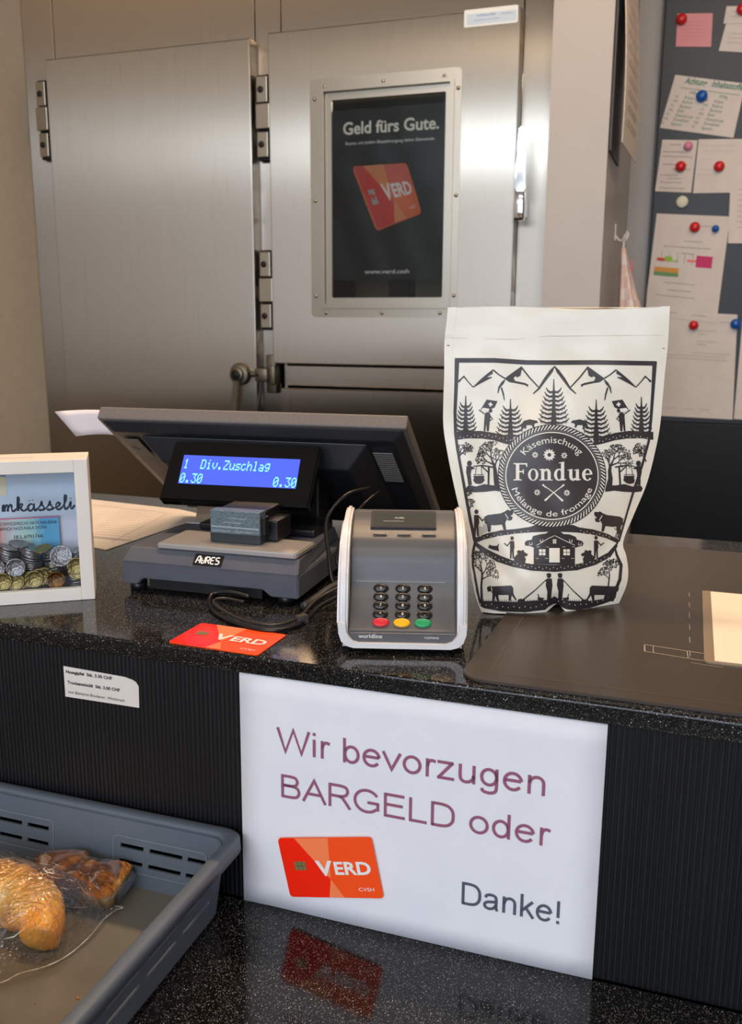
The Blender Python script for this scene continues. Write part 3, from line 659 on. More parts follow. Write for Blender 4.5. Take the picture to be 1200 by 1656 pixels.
P.build('print', INKL, cb, CF_)

# ------------------------------------------------------------------ money box with coins
TOPZ = .2265
FRM = noisy('cream_painted_wood', (236, 228, 218), (228, 220, 210), 14, .45)
bx = thing('money_box', 'white wooden shadow box frame used as money box at the left end of the counter', 'money box', (-.2015, .085, TOPZ+.0002), R(34.3))
BW, BD, BH = .165, .050, .139
f = MB()
f.box((-.0125, 0, 0), (0, .008, BH), .0006).box((-BW, 0, 0), (-BW+.0125, .008, BH), .0006).box((-BW+.0125, 0, 0), (-.0125, .008, .0125), .0006).box((-BW+.0125, 0, BH-.0125), (-.0125, .008, BH), .0006)
f.build('front_frame', FRM, bx)
f = MB().box((-.006, .008, 0), (0, BD, BH), .0004).box((-BW, .008, 0), (-BW+.006, BD, BH), .0004).box((-BW+.006, .0082, 0), (-.006, BD, .004))
f.box((-BW+.006, .008, BH-.005), (-.006, .022, BH)).box((-BW+.006, .026, BH-.005), (-.006, BD, BH)).box((-BW+.006, .022, BH-.005), (-.115, .026, BH)).box((-.050, .022, BH-.005), (-.006, .026, BH))
f.build('side_frame', FRM, bx)
MB().box((-BW+.006, BD-.004, .004), (-.006, BD-.001, BH-.005)).build('back_panel', FRM, bx)
SKYP = mat('pale_blue_picture', (176, 200, 226), .5)
v = coords(SKYP); s_ = nd(SKYP, 'ShaderNodeSeparateXYZ'); ln(SKYP, v, s_.inputs[0]); mr_ = nd(SKYP, 'ShaderNodeMapRange'); mr_.inputs['From Min'].default_value = .02; mr_.inputs['From Max'].default_value = .13; ln(SKYP, s_.outputs[2], mr_.inputs[0])
ln(SKYP, ramp(SKYP, mr_.outputs[0], [(0, (250, 244, 252)), (.45, (238, 240, 253)), (.55, (226, 241, 254)), (1, (214, 234, 252))]), PB(SKYP).inputs['Base Color'])
F = plane((0, BD-.0043, 0), (1, 0, 0), (0, 0, 1))
Print().rect(-BW+.007, .005, -.007, BH-.006).build('picture', SKYP, bx, F)
P = Print(); P.poly([(-.159, BH-.008), (-.079, BH-.008), (-.079, BH-.022), (-.159, BH-.022)]); P.build('cloud', mat('picture_grey_blue', (150, 172, 196), .5), bx, F, .0002)
P = Print(); P.poly([(-.159, BH-.034), (-.120, BH-.022), (-.100, BH-.028), (-.090, BH-.020), (-.079, BH-.022), (-.079, BH-.040), (-.159, BH-.044)]); P.build('cloud', mat('picture_cream', (250, 240, 206), .5), bx, F, .0004)
raw('glass', [(-BW+.010, .0065, .008), (-.010, .0065, .008), (-.010, .0065, BH-.008), (-BW+.010, .0065, BH-.008)], [(0, 1, 2, 3)], see_through('frame_glass', (252, 253, 254), .0, .01), bx)
# script lettering on the glass front, drawn with pen strokes
NAVY = mat('navy_print', (34, 44, 62), .5)
SCR = {'m': (1.7, [[(.0, .0), (.12, .75), (.25, .95), (.3, .6), (.25, 0)], [(.3, .4), (.5, .9), (.68, .9), (.7, .5), (.65, 0)], [(.7, .4), (.95, .95), (1.15, .85), (1.15, .3), (1.3, .02), (1.7, .3)]]),
 'k': (1.25, [[(0, .3), (.3, 1.3), (.35, 2.0), (.2, 2.0), (.18, 1.0), (.2, 0)], [(.2, .5), (.5, 1.0), (.75, .95), (.6, .6), (.25, .5)], [(.4, .5), (.7, .1), (.95, 0), (1.25, .3)]]),
 'ä': (1.3, [[(.85, .8), (.5, 1.0), (.15, .6), (.2, .1), (.5, .0), (.8, .45), (.88, .95), (.85, .3), (1.0, 0), (1.3, .3)], [(.35, 1.45), (.36, 1.55)], [(.75, 1.5), (.76, 1.6)]]),
 's': (1.0, [[(0, .25), (.35, .75), (.5, 1.15), (.5, .85), (.75, .4), (.6, .05), (.25, 0), (.15, .2)], [(.55, .03), (.8, .1), (1.0, .3)]]),
 'e': (1.0, [[(0, .25), (.5, .5), (.7, .85), (.45, 1.02), (.2, .6), (.3, .1), (.6, 0), (1.0, .35)]]),
 'l': (.75, [[(0, .3), (.4, 1.2), (.5, 1.95), (.35, 2.0), (.25, 1.3), (.25, .3), (.4, 0), (.75, .3)]]),
 'i': (.75, [[(0, .3), (.25, .95), (.22, .3), (.38, 0), (.75, .55)], [(.3, 1.5), (.31, 1.6)]])}
P = Print(); x = 0; tot = sum(SCR[c][0] for c in 'mkässeli'); kx = .0656/tot; kz = .0064; x = -.0795
for c in 'mkässeli':
    adv, strokes = SCR[c]
    for st_ in strokes:
        pp = spline([(a, b_, 0) for a, b_ in st_], 5); n = len(pp)
        P.stroke([(x+q.x*kx, .0905+q.y*kz, .0011+.0012*abs(math.sin(i*.9/ max(1, n)*6))) for i, q in enumerate(pp)])
    x += adv*kx
P.build('lettering', NAVY, bx, plane((0, .0052, 0), (1, 0, 0), (0, 0, 1)))
# banknote leaning against the back inside
def inbox(name, label, cat, loc, rot=None, group=None):
    M0 = Matrix.Translation((-.2015, .085, TOPZ+.0002)) @ Matrix.Rotation(R(34.3), 4, 'Z')
    t = thing(name, label, cat, group=group); t.matrix_world = M0 @ Matrix.Translation(loc) @ (rot.to_4x4() if rot is not None else Matrix()); return t
bn = inbox('banknote', 'teal and red banknote standing behind the coins in the money box', 'banknote', (-.092, .0408, .0045))
NM = mat('banknote_paper', (170, 196, 200), .6); v = coords(NM); s_ = nd(NM, 'ShaderNodeSeparateXYZ'); ln(NM, v, s_.inputs[0])
nn_ = nd(NM, 'ShaderNodeTexNoise', Scale=120, Detail=4); ln(NM, v, nn_.inputs['Vector']); ad = nd(NM, 'ShaderNodeMath', operation='MULTIPLY_ADD'); ad.inputs[1].default_value = .022; ln(NM, nn_.outputs[0], ad.inputs[0]); ln(NM, s_.outputs[0], ad.inputs[2])
mr_ = nd(NM, 'ShaderNodeMapRange'); mr_.inputs['From Min'].default_value = -.045; mr_.inputs['From Max'].default_value = .073; ln(NM, ad.outputs[0], mr_.inputs[0])
ln(NM, ramp(NM, mr_.outputs[0], [(0, (250, 84, 70)), (.47, (252, 110, 86)), (.55, (226, 216, 214)), (.62, (226, 236, 236)), (.74, (196, 238, 228)), (.86, (104, 190, 232)), (1, (120, 196, 238))]), PB(NM).inputs['Base Color'])
MB().box((-.062, 0, 0), (.060, .0003, .0725)).build('paper', NM, bn)
F = plane((0, -.0002, 0), (1, 0, 0), (0, 0, 1))
Print().rect(-.062, .0712, .060, .0724).build('pink_edge', mat('note_pink', (232, 120, 160), .6), bn, F)
Print().text('SCHWEIZERISCHE NATIONALBANK', .0045, .0650, .0034, .0540).text('BANCA NAZIUNALA SVIZRA', .0045, .0602, .0034, .044).build('lettering', mat('note_teal', (34, 62, 84), .6), bn, F, .0001)
Print().text('18 L 6701766', .0170, .0515, .0034, .027, bold=.01).build('serial_number', INK, bn, F, .0001)
P = Print(); P.stroke([(.001, .032), (.006, .029)], .0006).stroke([(.004, .038), (.008, .036)], .0006); lines(P, lambda u, w_: (.018+.02*u, .045-.02*w_), [(0, .2*i, .9, i, .0008) for i in range(5)], .0003); P.build('print', GREYINK, bn, F, .0001)
# coins
def coinmat(name, c, c2):
    m = noisy(name, c, c2, 420, .42, bmp=1, bd=.0012, metal=1); return m
SIL = coinmat('coin_silver', (200, 197, 196), (158, 155, 156)); GLD = coinmat('coin_brass', (206, 188, 132), (172, 152, 96)); COP = coinmat('coin_bronze', (168, 118, 60), (120, 80, 40))
def coinmesh(r, t, m, nm):
    b = MB().lathe([(0, -t/2+.0002), (r*.86, -t/2+.0002), (r*.88, -t/2), (r*.98, -t/2), (r, -t/2+.0002), (r, t/2-.0002), (r*.98, t/2), (r*.88, t/2), (r*.86, t/2-.0002), (0, t/2-.0002)], (0, 0, 0), (0, 0, 1), 28)
    me = D.meshes.new(nm); bmesh.ops.recalc_face_normals(b.b, faces=b.b.faces); b.b.to_mesh(me); b.b.free(); me.materials.append(m); return me
CT = .0016
cm = {'s': coinmesh(.0091, CT, SIL, 'coin_silver'), 'S': coinmesh(.0105, CT, SIL, 'coin_large'), 'g': coinmesh(.0086, CT, GLD, 'coin_brass'), 'c': coinmesh(.0086, CT, COP, 'coin_bronze'), 'w': coinmesh(.0095, CT, SIL, 'coin_mid')}
M0 = Matrix.Translation((-.2015, .085, TOPZ+.0002)) @ Matrix.Rotation(R(34.3), 4, 'Z')
def coin(k, loc, rot, label, group=None):
    o = D.objects.new('coin', cm[k]); COL.objects.link(o); o.matrix_world = M0 @ Matrix.Translation(loc) @ rot.to_4x4()
    return meta(o, label, 'coin', group)
Xr = lambda a_: Matrix.Rotation(R(a_), 3, 'X'); Yr = lambda a_: Matrix.Rotation(R(a_), 3, 'Y'); Zr = lambda a_: Matrix.Rotation(R(a_), 3, 'Z')
# front row standing against the glass
FZ = .0042
coin('g', (-.0845, .0097, FZ+.0170), Xr(90), 'brass coin at the left edge of the picture, flat against the money box glass')
coin('s', (-.0720, .0098, FZ+.0300), Xr(88), 'silver coin with a head, flat against the glass above the brass coins')
coin('g', (-.0560, .0097, FZ+.0175), Xr(90), 'brass coin in front middle, flat against the money box glass')
for k in range(2): coin('g', (-.0515+.0045*k, .0117+.0019*k, FZ+.0185+.0004*k), Xr(90), ['nearer', 'farther'][k]+' of two brass coins peeping out right behind the front middle one')
for k in range(3): coin('g', (-.0735+.0035*k, .0117+.0019*k, FZ+.0155), Xr(90), 'brass coin in the fanned row under the silver head coin', 'brass coins fanned under the silver head coin')
coin('s', (-.0905, .0117, FZ+.0300), Xr(90), 'silver coin cut off at the left edge, behind the brass coin')
coin('S', (-.0300, .0120, FZ+.0385), Xr(74) @ Yr(0), 'large plain silver coin leaning at the upper right of the heap')
coin('g', (-.0165, .0100, FZ+.0280), Xr(90), 'brass coin in the right corner, flat against the glass')
coin('g', (-.0160, .0119, FZ+.0225), Xr(90), 'brass coin right behind and below the one in the right corner')
coin('c', (-.0360, .0110, FZ+.0150), Xr(90), 'dark bronze coin standing in front to the right of the brass coins')
for k in range(5): coin('g', (-.0250+.0002*k, .0140+.00185*k*0+.0, FZ+.0105), Xr(90), 'brass coin') if False else None
# heap: five leaning stacks filling the box behind them
zc = 0
for ci, (cx, r, n_, tl0, tl1) in enumerate(((-.0175, .0105, 21, -4, -20), (-.0380, .0105, 22, 3, -18), (-.0590, .0105, 23, -3, 22), (-.0800, .0105, 24, 4, 24), (-.1010, .0105, 24, 2, -10))):
    z = .0042; prev = None
    for k in range(n_):
        t_ = k/(n_-1); tl = tl0+(tl1-tl0)*t_; rr_ = R(abs(tl))
        if prev is None: z += .0105*math.sin(rr_)+CT/2
        else: z += CT/math.cos(rr_)+.0100*abs(math.sin(R(tl))-math.sin(R(prev)))+.00012
        prev = tl; kind = random.choice('sswwSswSsg') if k < n_-1 else 'swwss'[ci]
        coin(kind, (cx+random.uniform(-.0006, .0006), .0268+random.uniform(-.002, .002), z), Yr(tl) @ Zr(random.uniform(0, 360)), 'coin lying in the layered heap in the money box', 'coins in the layered heap')
coin('g', (-.0470, .0200, z*0+.0490), Yr(-12) @ Xr(14), 'brass coin lying tilted on top of the heap left of the large silver coin')
coin('w', (-.0690, .0230, .0545), Yr(12) @ Xr(8), 'silver coin lying on the top of the heap in the middle')

# papers on the counter at the left
pp_ = thing('paper_sheet', 'large printed paper sheet lying on the counter between money box and register', 'paper', (-.40, .38, TOPZ+.0002))
bo = [(-.16, .14), (.05, .115), (.085, .100), (.105, .080), (.112, .058), (.105, .035), (.092, -.125), (-.10, -.08)]
MB().prism(bo, 0, .0006, 2).build('sheet', PAPERW, pp_)
F = plane((0, 0, .0008), (1, 0, 0), (0, 1, 0)); P = Print()
for k in range(14): P.scribble(-.03+.004*k, .085-.012*k, .11-.003*k, .0022, .0005, k)
P.stroke([(-.12, .10), (.03, .09), (.05, .08), (.075, -.09)], .0007)
P.build('print', INKL, pp_, F)

# ------------------------------------------------------------------ cash register
ry = .042
cg = thing('cash_register', 'dark grey touch screen cash register with blue customer display', 'cash register', (-.098, .124, TOPZ+.0002), ry)
GREYP = noisy('dark_grey_plastic', (84, 87, 96), (78, 81, 90), 40, .45, bmp=.05, bd=.0003)
BLKP = mat('black_plastic', (20, 20, 22), .35)
f = MB().prism([(-.095, .008), (-.078, .008), (-.073, .0145), (.058, .0145), (.066, .008), (.095, .008), (.095, .0305), (-.095, .0305)], 0, .165, 1, .0012)
vsb = [(-.095, 0, .0305), (.095, 0, .0305), (.080, .165, .0305), (-.095, .165, .0305), (-.092, .012, .0438), (.092, .012, .0438), (.076, .162, .0438), (-.090, .162, .0438)]
base = f.build('base', GREYP, cg)
raw('base_cover', vsb, [(0, 1, 5, 4), (1, 2, 6, 5), (2, 3, 7, 6), (3, 0, 4, 7), (4, 5, 6, 7), (3, 2, 1, 0)], GREYP, cg).modifiers.new('b', 'BEVEL').width = .0012
for x, y in ((-.084, .012), (.078, .012), (-.084, .152), (.084, .152)): MB().cyl((x, y, 0), (x, y, .0085), .0085, n=16).build('foot', BLKP, cg)
MB().box((-.068, .006, .003), (.055, .155, .0144)).build('underside', BLKP, cg)
# badge with the maker's lettering on the bevel
ang = math.atan2(.0133, .012); bv_ = Vector((0, math.cos(ang), math.sin(ang)))
F = plane((-.0035+.002, .006, .03715), (1, 0, 0), bv_)
Print().poly(rrect(-.0155, -.0064, .0155, .0064, .0008)).build('badge', mat('badge_black', (26, 25, 27), .3), cg, F, .0006)
P = Print(); W = .0013
def LS(pts): P.stroke([(-.0128+a*.0052, -.0038+b_*.0076) for a, b_ in pts], W)
LS([(0, 0), (.25, .85), (.5, 1), (.75, .95), (.8, 0)]); LS([(.3, .4), (.8, .4)])
LS([(1.05, .8), (1.05, .3), (1.25, .02), (1.6, .02), (1.8, .3), (1.8, .95)]); LS([(1.3, .5), (1.5, .3)])
LS([(2.05, 0), (2.05, .95), (2.6, .95), (2.75, .7), (2.6, .45), (2.1, .45)]); LS([(2.35, .45), (2.8, 0)])
LS([(3.75, .95), (3.15, .95), (3.0, .7), (3.0, .25), (3.2, .02), (3.75, .02)]); LS([(3.05, .5), (3.6, .5)])
LS([(4.75, .95), (4.2, .95), (4.0, .75), (4.2, .5), (4.6, .5), (4.8, .27), (4.6, .02), (4.0, .02)])
P.build('badge_lettering', WHITEP, cg, F, .0008)
# silver plate and connector block
MB().prism([(-.060, .010), (.088, .010), (.090, .013), (.090, .062), (-.056, .072), (-.060, .069)], .0445, .0500, 2, .0012).build('top_plate', mat('silver_plate', (184, 180, 176), .32, metal=.5), cg)
TAPE = noisy('taped_grey_block', (70, 84, 90), (112, 130, 136), 260, .35, (1, 1, 3), .5, .001)
MB().box((-.011, .031, .0503), (.043, .046, .083), .0008).build('connector_block', TAPE, cg)
MB().box((-.0112, .0307, .0503), (.0434, .0465, .060), .0006).build('block_foot', mat('block_dark', (44, 50, 54), .4), cg)
MB().box((.0436, .033, .060), (.048, .044, .078), .001).box((.010, .0475, .0503), (.055, .085, .072), .002).build('connector', BLKP, cg)
P = Print(); P.stroke([(-.010, .0665), (.042, .0660)], .0012); [P.scribble(-.009+.006*i, .062+.0045*(i % 4), .02, .002, .0004, i) for i in range(5)]
P.build('block_scuffs', mat('scuff_pale', (166, 178, 182), .5), cg, plane((0, .0305, 0), (1, 0, 0), (0, 0, 1)))
# customer display
dsp_w = Matrix.Translation((-.1145, .2099, .3058)) @ Matrix.Rotation(.1048, 4, 'Z') @ Matrix.Rotation(-.6912, 4, 'X')   # local: x right, y back, z up the panel
ROOT = Matrix.Translation((-.098, .124, TOPZ+.0002)) @ Matrix.Rotation(ry, 4, 'Z')
f = MB(); f.prism(rrect(-.085, 0, .085, .0755, .003), .0012, .012, 1, .001)
vs_ = [(-.083, .012, .002), (.083, .012, .002), (.083, .012, .073), (-.083, .012, .073), (-.075, .024, .010), (.075, .024, .010), (.075, .024, .060), (-.075, .024, .060)]
b_ = f.b; V = [b_.verts.new(v) for v in vs_]
for q in ((0, 1, 5, 4), (1, 2, 6, 5), (2, 3, 7, 6), (3, 0, 4, 7), (4, 5, 6, 7)): b_.faces.new([V[i] for i in q])
bmesh.ops.recalc_face_normals(b_, faces=b_.faces)
dp = f.build('customer_display', mat('gloss_black', (12, 11, 11), .14), cg); dp.matrix_local = ROOT.inverted() @ dsp_w
MB().prism(rrect(-.0835, .0015, .0835, .074, .002), -.0002, .0012, 1, .0004).build('display_glass', mat('display_black', (9, 8, 9), .08), dp)
LCD = mat('lcd_blue', (66, 88, 214), .25, emit=.5)
F = plane((0, -.0006, 0), (1, 0, 0), (0, 0, 1))
Print().poly([(-.0671, .0205), (.0668, .0205), (.0652, .0566), (-.0690, .0566)]).build('lcd_screen', LCD, dp, F)
FONT = {'1': '00100 01100 00100 00100 00100 00100 01110', 'D': '11110 10001 10001 10001 10001 10001 11110', 'i': '00100 00000 01100 00100 00100 00100 01110', 'v': '00000 00000 10001 10001 10001 01010 00100',
 '.': '00000 00000 00000 00000 00000 01100 01100', 'Z': '11111 00001 00010 00100 01000 10000 11111', 'u': '00000 00000 10001 10001 10001 10011 01101', 's': '00000 00000 01111 10000 01110 00001 11110', 'c': '00000 00000 01110 10000 10000 10001 01110',
 'h': '10000 10000 10110 11001 10001 10001 10001', 'l': '01100 00100 00100 00100 00100 00100 01110', 'a': '00000 00000 01110 00001 01111 10001 01111', 'g': '00000 01111 10001 10001 01111 00001 01110', '0': '01110 10001 10011 10101 11001 10001 01110', '3': '11111 00010 00100 00010 00001 10001 01110', ' ': ' '.join(['00000']*7)}
P = Print()
for row, txt_ in ((0, '1  Div.Zuschlag'), (1, '0.30            0.30')):
    for c, ch in enumerate(txt_):
        for j, l_ in enumerate(FONT[ch].split()):
            for i, bit in enumerate(l_):
                if bit == '1':
                    x = -.0662+c*.00668+i*.00112; z = (.0515 if row == 0 else .0335)-j*.00172
                    P.rect(x, z-.00168, x+.00108, z)
P.build('lcd_text', mat('lcd_cyan', (120, 214, 255), .3, emit=.8), dp, F, .0003)
# neck of the display, foot of the screen
def rootbox(lo, hi, name, m, bev=.002):
    return MB().box(lo, hi, bev).build(name, m, cg)
rootbox((-.012, .056, .060), (.040, .095, .0810), 'display_neck', BLKP)
rootbox((-.045, .168, .0002), (.055, .205, .098), 'stand', BLKP)
rootbox((-.060, .100, .0440), (.075, .160, .052), 'stand_foot', BLKP)
MB().prism([(-.088, .0445), (-.050, .0445), (-.060, .100), (-.075, .100)], .145, .155, 1, .001).build('support', mat('beige_bracket', (150, 128, 104), .5), cg)
# screen: slab seen from behind, top edge nearest
sc_w = Matrix.Translation((-.1225, .264, .3935)) @ Matrix.Rotation(.085, 4, 'Z') @ Matrix.Rotation(R(33.5)-math.pi/2, 4, 'X') # local z up the panel
sc_w = Matrix.Translation((-.1225, .264, .3935)) @ Matrix.Rotation(.085, 4, 'Z')
dv = Vector((0, math.cos(R(34)), -math.sin(R(34)))); nv = Vector((0, -math.sin(R(34)), -math.cos(R(34))))
Ms = Matrix(((1, 0, 0), (0, dv.y, nv.y), (0, dv.z, nv.z))).to_4x4()   # columns: x, down the panel, out of the back
HOUS = noisy('monitor_grey', (112, 106, 102), (102, 97, 94), 300, .5, bmp=.25, bd=.0004)
HOUSD = noisy('monitor_dark_grey', (40, 42, 46), (36, 38, 42), 60, .4)
sm_ = MB().box((-.181, 0, -.006), (.181, .252, .010), .002); mo = sm_.build('monitor', HOUS, cg)
mo.matrix_local = ROOT.inverted() @ sc_w @ Ms
# shallow dark back shell and tapered rear housing
def frustum(name, a, b_, z0, z1, m, parent=mo):
    vs = [(a[0], a[1], z0), (a[2], a[1], z0), (a[2], a[3], z0), (a[0], a[3], z0), (b_[0], b_[1], z1), (b_[2], b_[1], z1), (b_[2], b_[3], z1), (b_[0], b_[3], z1)]
    o = raw(name, vs, [(0, 1, 5, 4), (1, 2, 6, 5), (2, 3, 7, 6), (3, 0, 4, 7), (4, 5, 6, 7), (3, 2, 1, 0)], m, parent)
    bm = bmesh.new(); bm.from_mesh(o.data); bmesh.ops.recalc_face_normals(bm, faces=bm.faces); bm.to_mesh(o.data); bm.free()
    k = o.modifiers.new('b', 'BEVEL'); k.width = .0015; k.segments = 2; return o
frustum('back_shell', (-.177, .004, .177, .248), (-.165, .016, .165, .240), .010, .018, HOUSD)
frustum('rear_housing', (-.135, .024, .135, .225), (-.112, .046, .112, .200), .018, .040, HOUSD)
MB().box((-.160, .030, .0198), (-.140, .075, .0206), .0002).build('slot_cover', HOUS, mo)
P = Print(); P.stroke([(-.157, .048), (-.150, .055)], .002); P.build('slot', INK, mo, lambda x, y, off=0: Vector((x, y, .0209)))
for i in range(14): MB().box((.138+.0012*(i % 2)*0, .040+.0055*i, .0198), (.160, .0425+.0055*i, .0212)).build('vent_rib', HOUS, mo)
P = Print(); P.stroke([(-.105, .050), (-.085, .050), (-.085, .075), (-.105, .075)], .0006, True).stroke([(.06, .055), (.10, .055)], .0006); P.build('panel_line', INK, mo, lambda x, y, off=0: Vector((x, y, .0404)))
# paper tucked behind the screen's left edge
sp = thing('receipt_paper', 'curled white paper sticking out from the left edge of the register screen', 'paper', (-.36, .32, .352))
vs = []; fs = []
for i in range(9):
    t_ = i/8
    for j in range(5):
        s_ = j/4; vs.append((-.060+.030*s_+(.123-.038*s_)*t_, .003*math.sin(t_*3), .030*(1-s_)+.004*math.sin(t_*3.1)))
for i in range(8):
    for j in range(4): a_ = i*5+j; fs.append((a_, a_+1, a_+6, a_+5))
o = raw('sheet', vs, fs, noisy('pinkish_paper', (236, 224, 224), (230, 218, 220), 10, .8), sp, smooth=True); md = o.modifiers.new('s', 'SOLIDIFY'); md.thickness = .0004
nc = thing('note_card', 'small cream card lying on the back left of the register base', 'card', (-.172, .262, TOPZ+.0442), .1)
MB().box((-.022, -.014, 0), (.020, .014, .0008)).build('card', PAPERW, nc)
P = Print(); [P.scribble(-.018, .009-.005*k, .033, .0015, .0003, k) for k in range(4)]; P.build('print', INKL, nc, plane((0, 0, .001), (1, 0, 0), (0, 1, 0)))

# ------------------------------------------------------------------ cables
CBL = mat('cable_black', (22, 21, 21), .32)
Z = TOPZ
def cable(label, pts, r, m=CBL):
    o = tube('cable', pts, r, m, sm=10, n=8); return meta(o, label, 'cable')
cable('thin black cable hanging from the screen down beside the register base', [(.022, .262, .322), (.006, .235, .318), (-.008, .215, .295), (.004, .190, .262), (.014, .180, .238), (.030, .200, Z+.0026), (.052, .200, Z+.0026)], .0022)
cable('second black cable looping from the screen behind the display', [(.030, .268, .318), (.016, .240, .300), (.006, .220, .272), (.008, .205, .250), (.036, .215, Z+.0075), (.050, .218, Z+.0075)], .0018)
cable('black cable loop lying in front of the register base', [(-.050, .118, Z+.009), (-.072, .1195, Z+.011), (-.089, .117, Z+.008), (-.083, .100, Z+.0025), (-.060, .076, Z+.0023), (-.026, .057, Z+.0023), (.004, .054, Z+.0023), (.018, .071, Z+.0023), (.021, .094, Z+.0030), (.024, .120, Z+.008), (.040, .150, Z+.014), (.050, .170, Z+.016)], .0021)
cable('thin twin cable running alongside the loop on the counter', [(-.052, .110, Z+.006), (-.074, .113, Z+.0065), (-.080, .102, Z+.0060), (-.058, .081, Z+.0055), (-.026, .0625, Z+.0052), (.002, .060, Z+.0052), (.013, .075, Z+.0052), (.0155, .097, Z+.0060), (.018, .124, Z+.012), (.034, .156, Z+.019), (.046, .178, Z+.020)], .0015, mat('cable_brown', (52, 44, 38), .3))
cable('thick dark grey cable bending out from under the register base', [(.006, .120, Z+.0045), (.007, .132, Z+.0048), (.010, .145, Z+.007), (.018, .175, Z+.012), (.040, .235, Z+.016)], .0042, mat('cable_grey', (50, 50, 52), .4))
t = MB().prism(rrect(-.0055, -.004, .0055, .004, .001), -.004, .004, 2, .0008).build('cable_tie', mat('tie_grey', (70, 68, 66), .5), loc=(.0185, .0865, Z+.0042), rot=(0, 0, R(60)))
meta(t, 'dark grey tie bundling the cable loop on the counter', 'cable tie')

# ------------------------------------------------------------------ card payment terminal
pt = thing('payment_terminal', 'white and grey card payment terminal with a keypad', 'card terminal', (.1265, .0445, TOPZ+.0002), .29)
WSH = noisy('white_plastic', (226, 224, 224), (220, 218, 218), 60, .35)
TGR = noisy('terminal_grey', (88, 88, 90), (82, 82, 84), 60, .36, bmp=.04, bd=.0003)
prof = [(0, .0065), (.0008, .0178), (.0065, .0215), (.013, .0285), (.021, .0375), (.0295, .0505), (.0310, .056), (.0325, .066), (.036, .077), (.0405, .0835), (.047, .0885), (.062, .0965), (.076, .1020), (.086, .1035), (.095, .100)]
def facept(s):                                             # s in 0..1 along the profile -> (y, z)
    L = [0]; 
    for a_, b_ in zip(prof, prof[1:]): L.append(L[-1]+math.hypot(b_[0]-a_[0], b_[1]-a_[1]))
    t_ = s*L[-1]
    for i in range(len(prof)-1):
        if t_ <= L[i+1]+1e-9:
            k = (t_-L[i])/(L[i+1]-L[i]); return (prof[i][0]+(prof[i+1][0]-prof[i][0])*k, prof[i][1]+(prof[i+1][1]-prof[i][1])*k)
    return prof[-1]
body = prof+[(.112, .092), (.120, .070), (.120, .006), (.004, .006)]
# taper: the housing narrows slightly towards the top (x scaled with height)
def tprism(name, pr, xa, xb, m, bev, parent=pt, smooth=True):
    o = MB().prism(pr, xa, xb, 0, bev); return o.build(name, m, parent, smooth=smooth)
MBb = MB()
n = len(body); xa, xb = -.0445, .0445
tprism('body', body, xa, xb, TGR, .0012)
def shellprof(e): # profile grown outwards by e
    c = Vector((.06, .045)); out = []
    N = len(body)
    for i in range(N):
        a_, b_, c_ = Vector(body[i-1]), Vector(body[i]), Vector(body[(i+1) % N]); d1 = (b_-a_).normalized(); d2 = (c_-b_).normalized(); t_ = (d1+d2).normalized(); out.append(tuple(b_ + Vector((-t_.y, t_.x))*e))
    return out
sh = [(.010, .006)]+[(.003, .012), (.001, .030), (.006, .050), (.012, .066), (.022, .084), (.034, .0945), (.052, .1020), (.076, .1055), (.092, .1055), (.104, .100)]+[(.116, .090), (.122, .070), (.122, .004), (.004, .004)]
sh2 = [(y-.0030 if y < .02 else y, z) for y, z in sh]
for s in (-1, 1):
    a_, b_ = (-.0515, -.0450) if s < 0 else (.0450, .0515)
    tprism('side_shell', sh2, a_, b_, WSH, .002)
    a2, b2 = (-.0548, -.0518) if s < 0 else (.0518, .0540)
    tprism('side_cover', [(y+.010 if y < .06 else y, max(.014, z-.012) if z > .012 else z+.008) for y, z in sh2], a2, b2, WSH, .002)
for k in range(4):
    MB().box((-.0552, .044-.001*k, .0800-.0050*k), (-.0546, .056-.001*k, .0812-.0050*k), 0, rot=Matrix.Rotation(R(10), 3, 'X')).build('vent_slot', GREYINK, pt)
po_ = [(-.0528, .025), (-.0524, .017), (-.0502, .0105), (-.0460, .0065), (-.040, .0048), (.040, .0048), (.0460, .0065), (.0502, .0105), (.0524, .017), (.0528, .025)]
pi_ = [(.0468, .025), (.0462, .019), (.0440, .0145), (.0410, .0108), (.036, .0092), (-.036, .0092), (-.0410, .0108), (-.0440, .0145), (-.0462, .019), (-.0468, .025)]
b_ = MB(); n_ = len(po_); pi_ = pi_[::-1]
for i in range(n_-1):
    V = [b_.b.verts.new((x, y, z)) for y in (-.0035, .006) for x, z in (po_[i], po_[i+1], pi_[i+1], pi_[i])]
    for q in ((0, 1, 2, 3), (7, 6, 5, 4), (0, 4, 5, 1), (2, 6, 7, 3)) + (((0, 3, 7, 4),) if i == 0 else ()) + (((1, 5, 6, 2),) if i == n_-2 else ()): b_.b.faces.new([V[k] for k in q])
bmesh.ops.remove_doubles(b_.b, verts=b_.b.verts, dist=1e-6); bmesh.ops.recalc_face_normals(b_.b, faces=b_.b.faces)
b_.build('front_lip', WSH, pt, smooth=True)
for x in (-.033, .033): 
    for y in (.014, .105): MB().cyl((x, y, 0), (x, y, .0065), .006, n=16).build('foot', BLKP, pt)
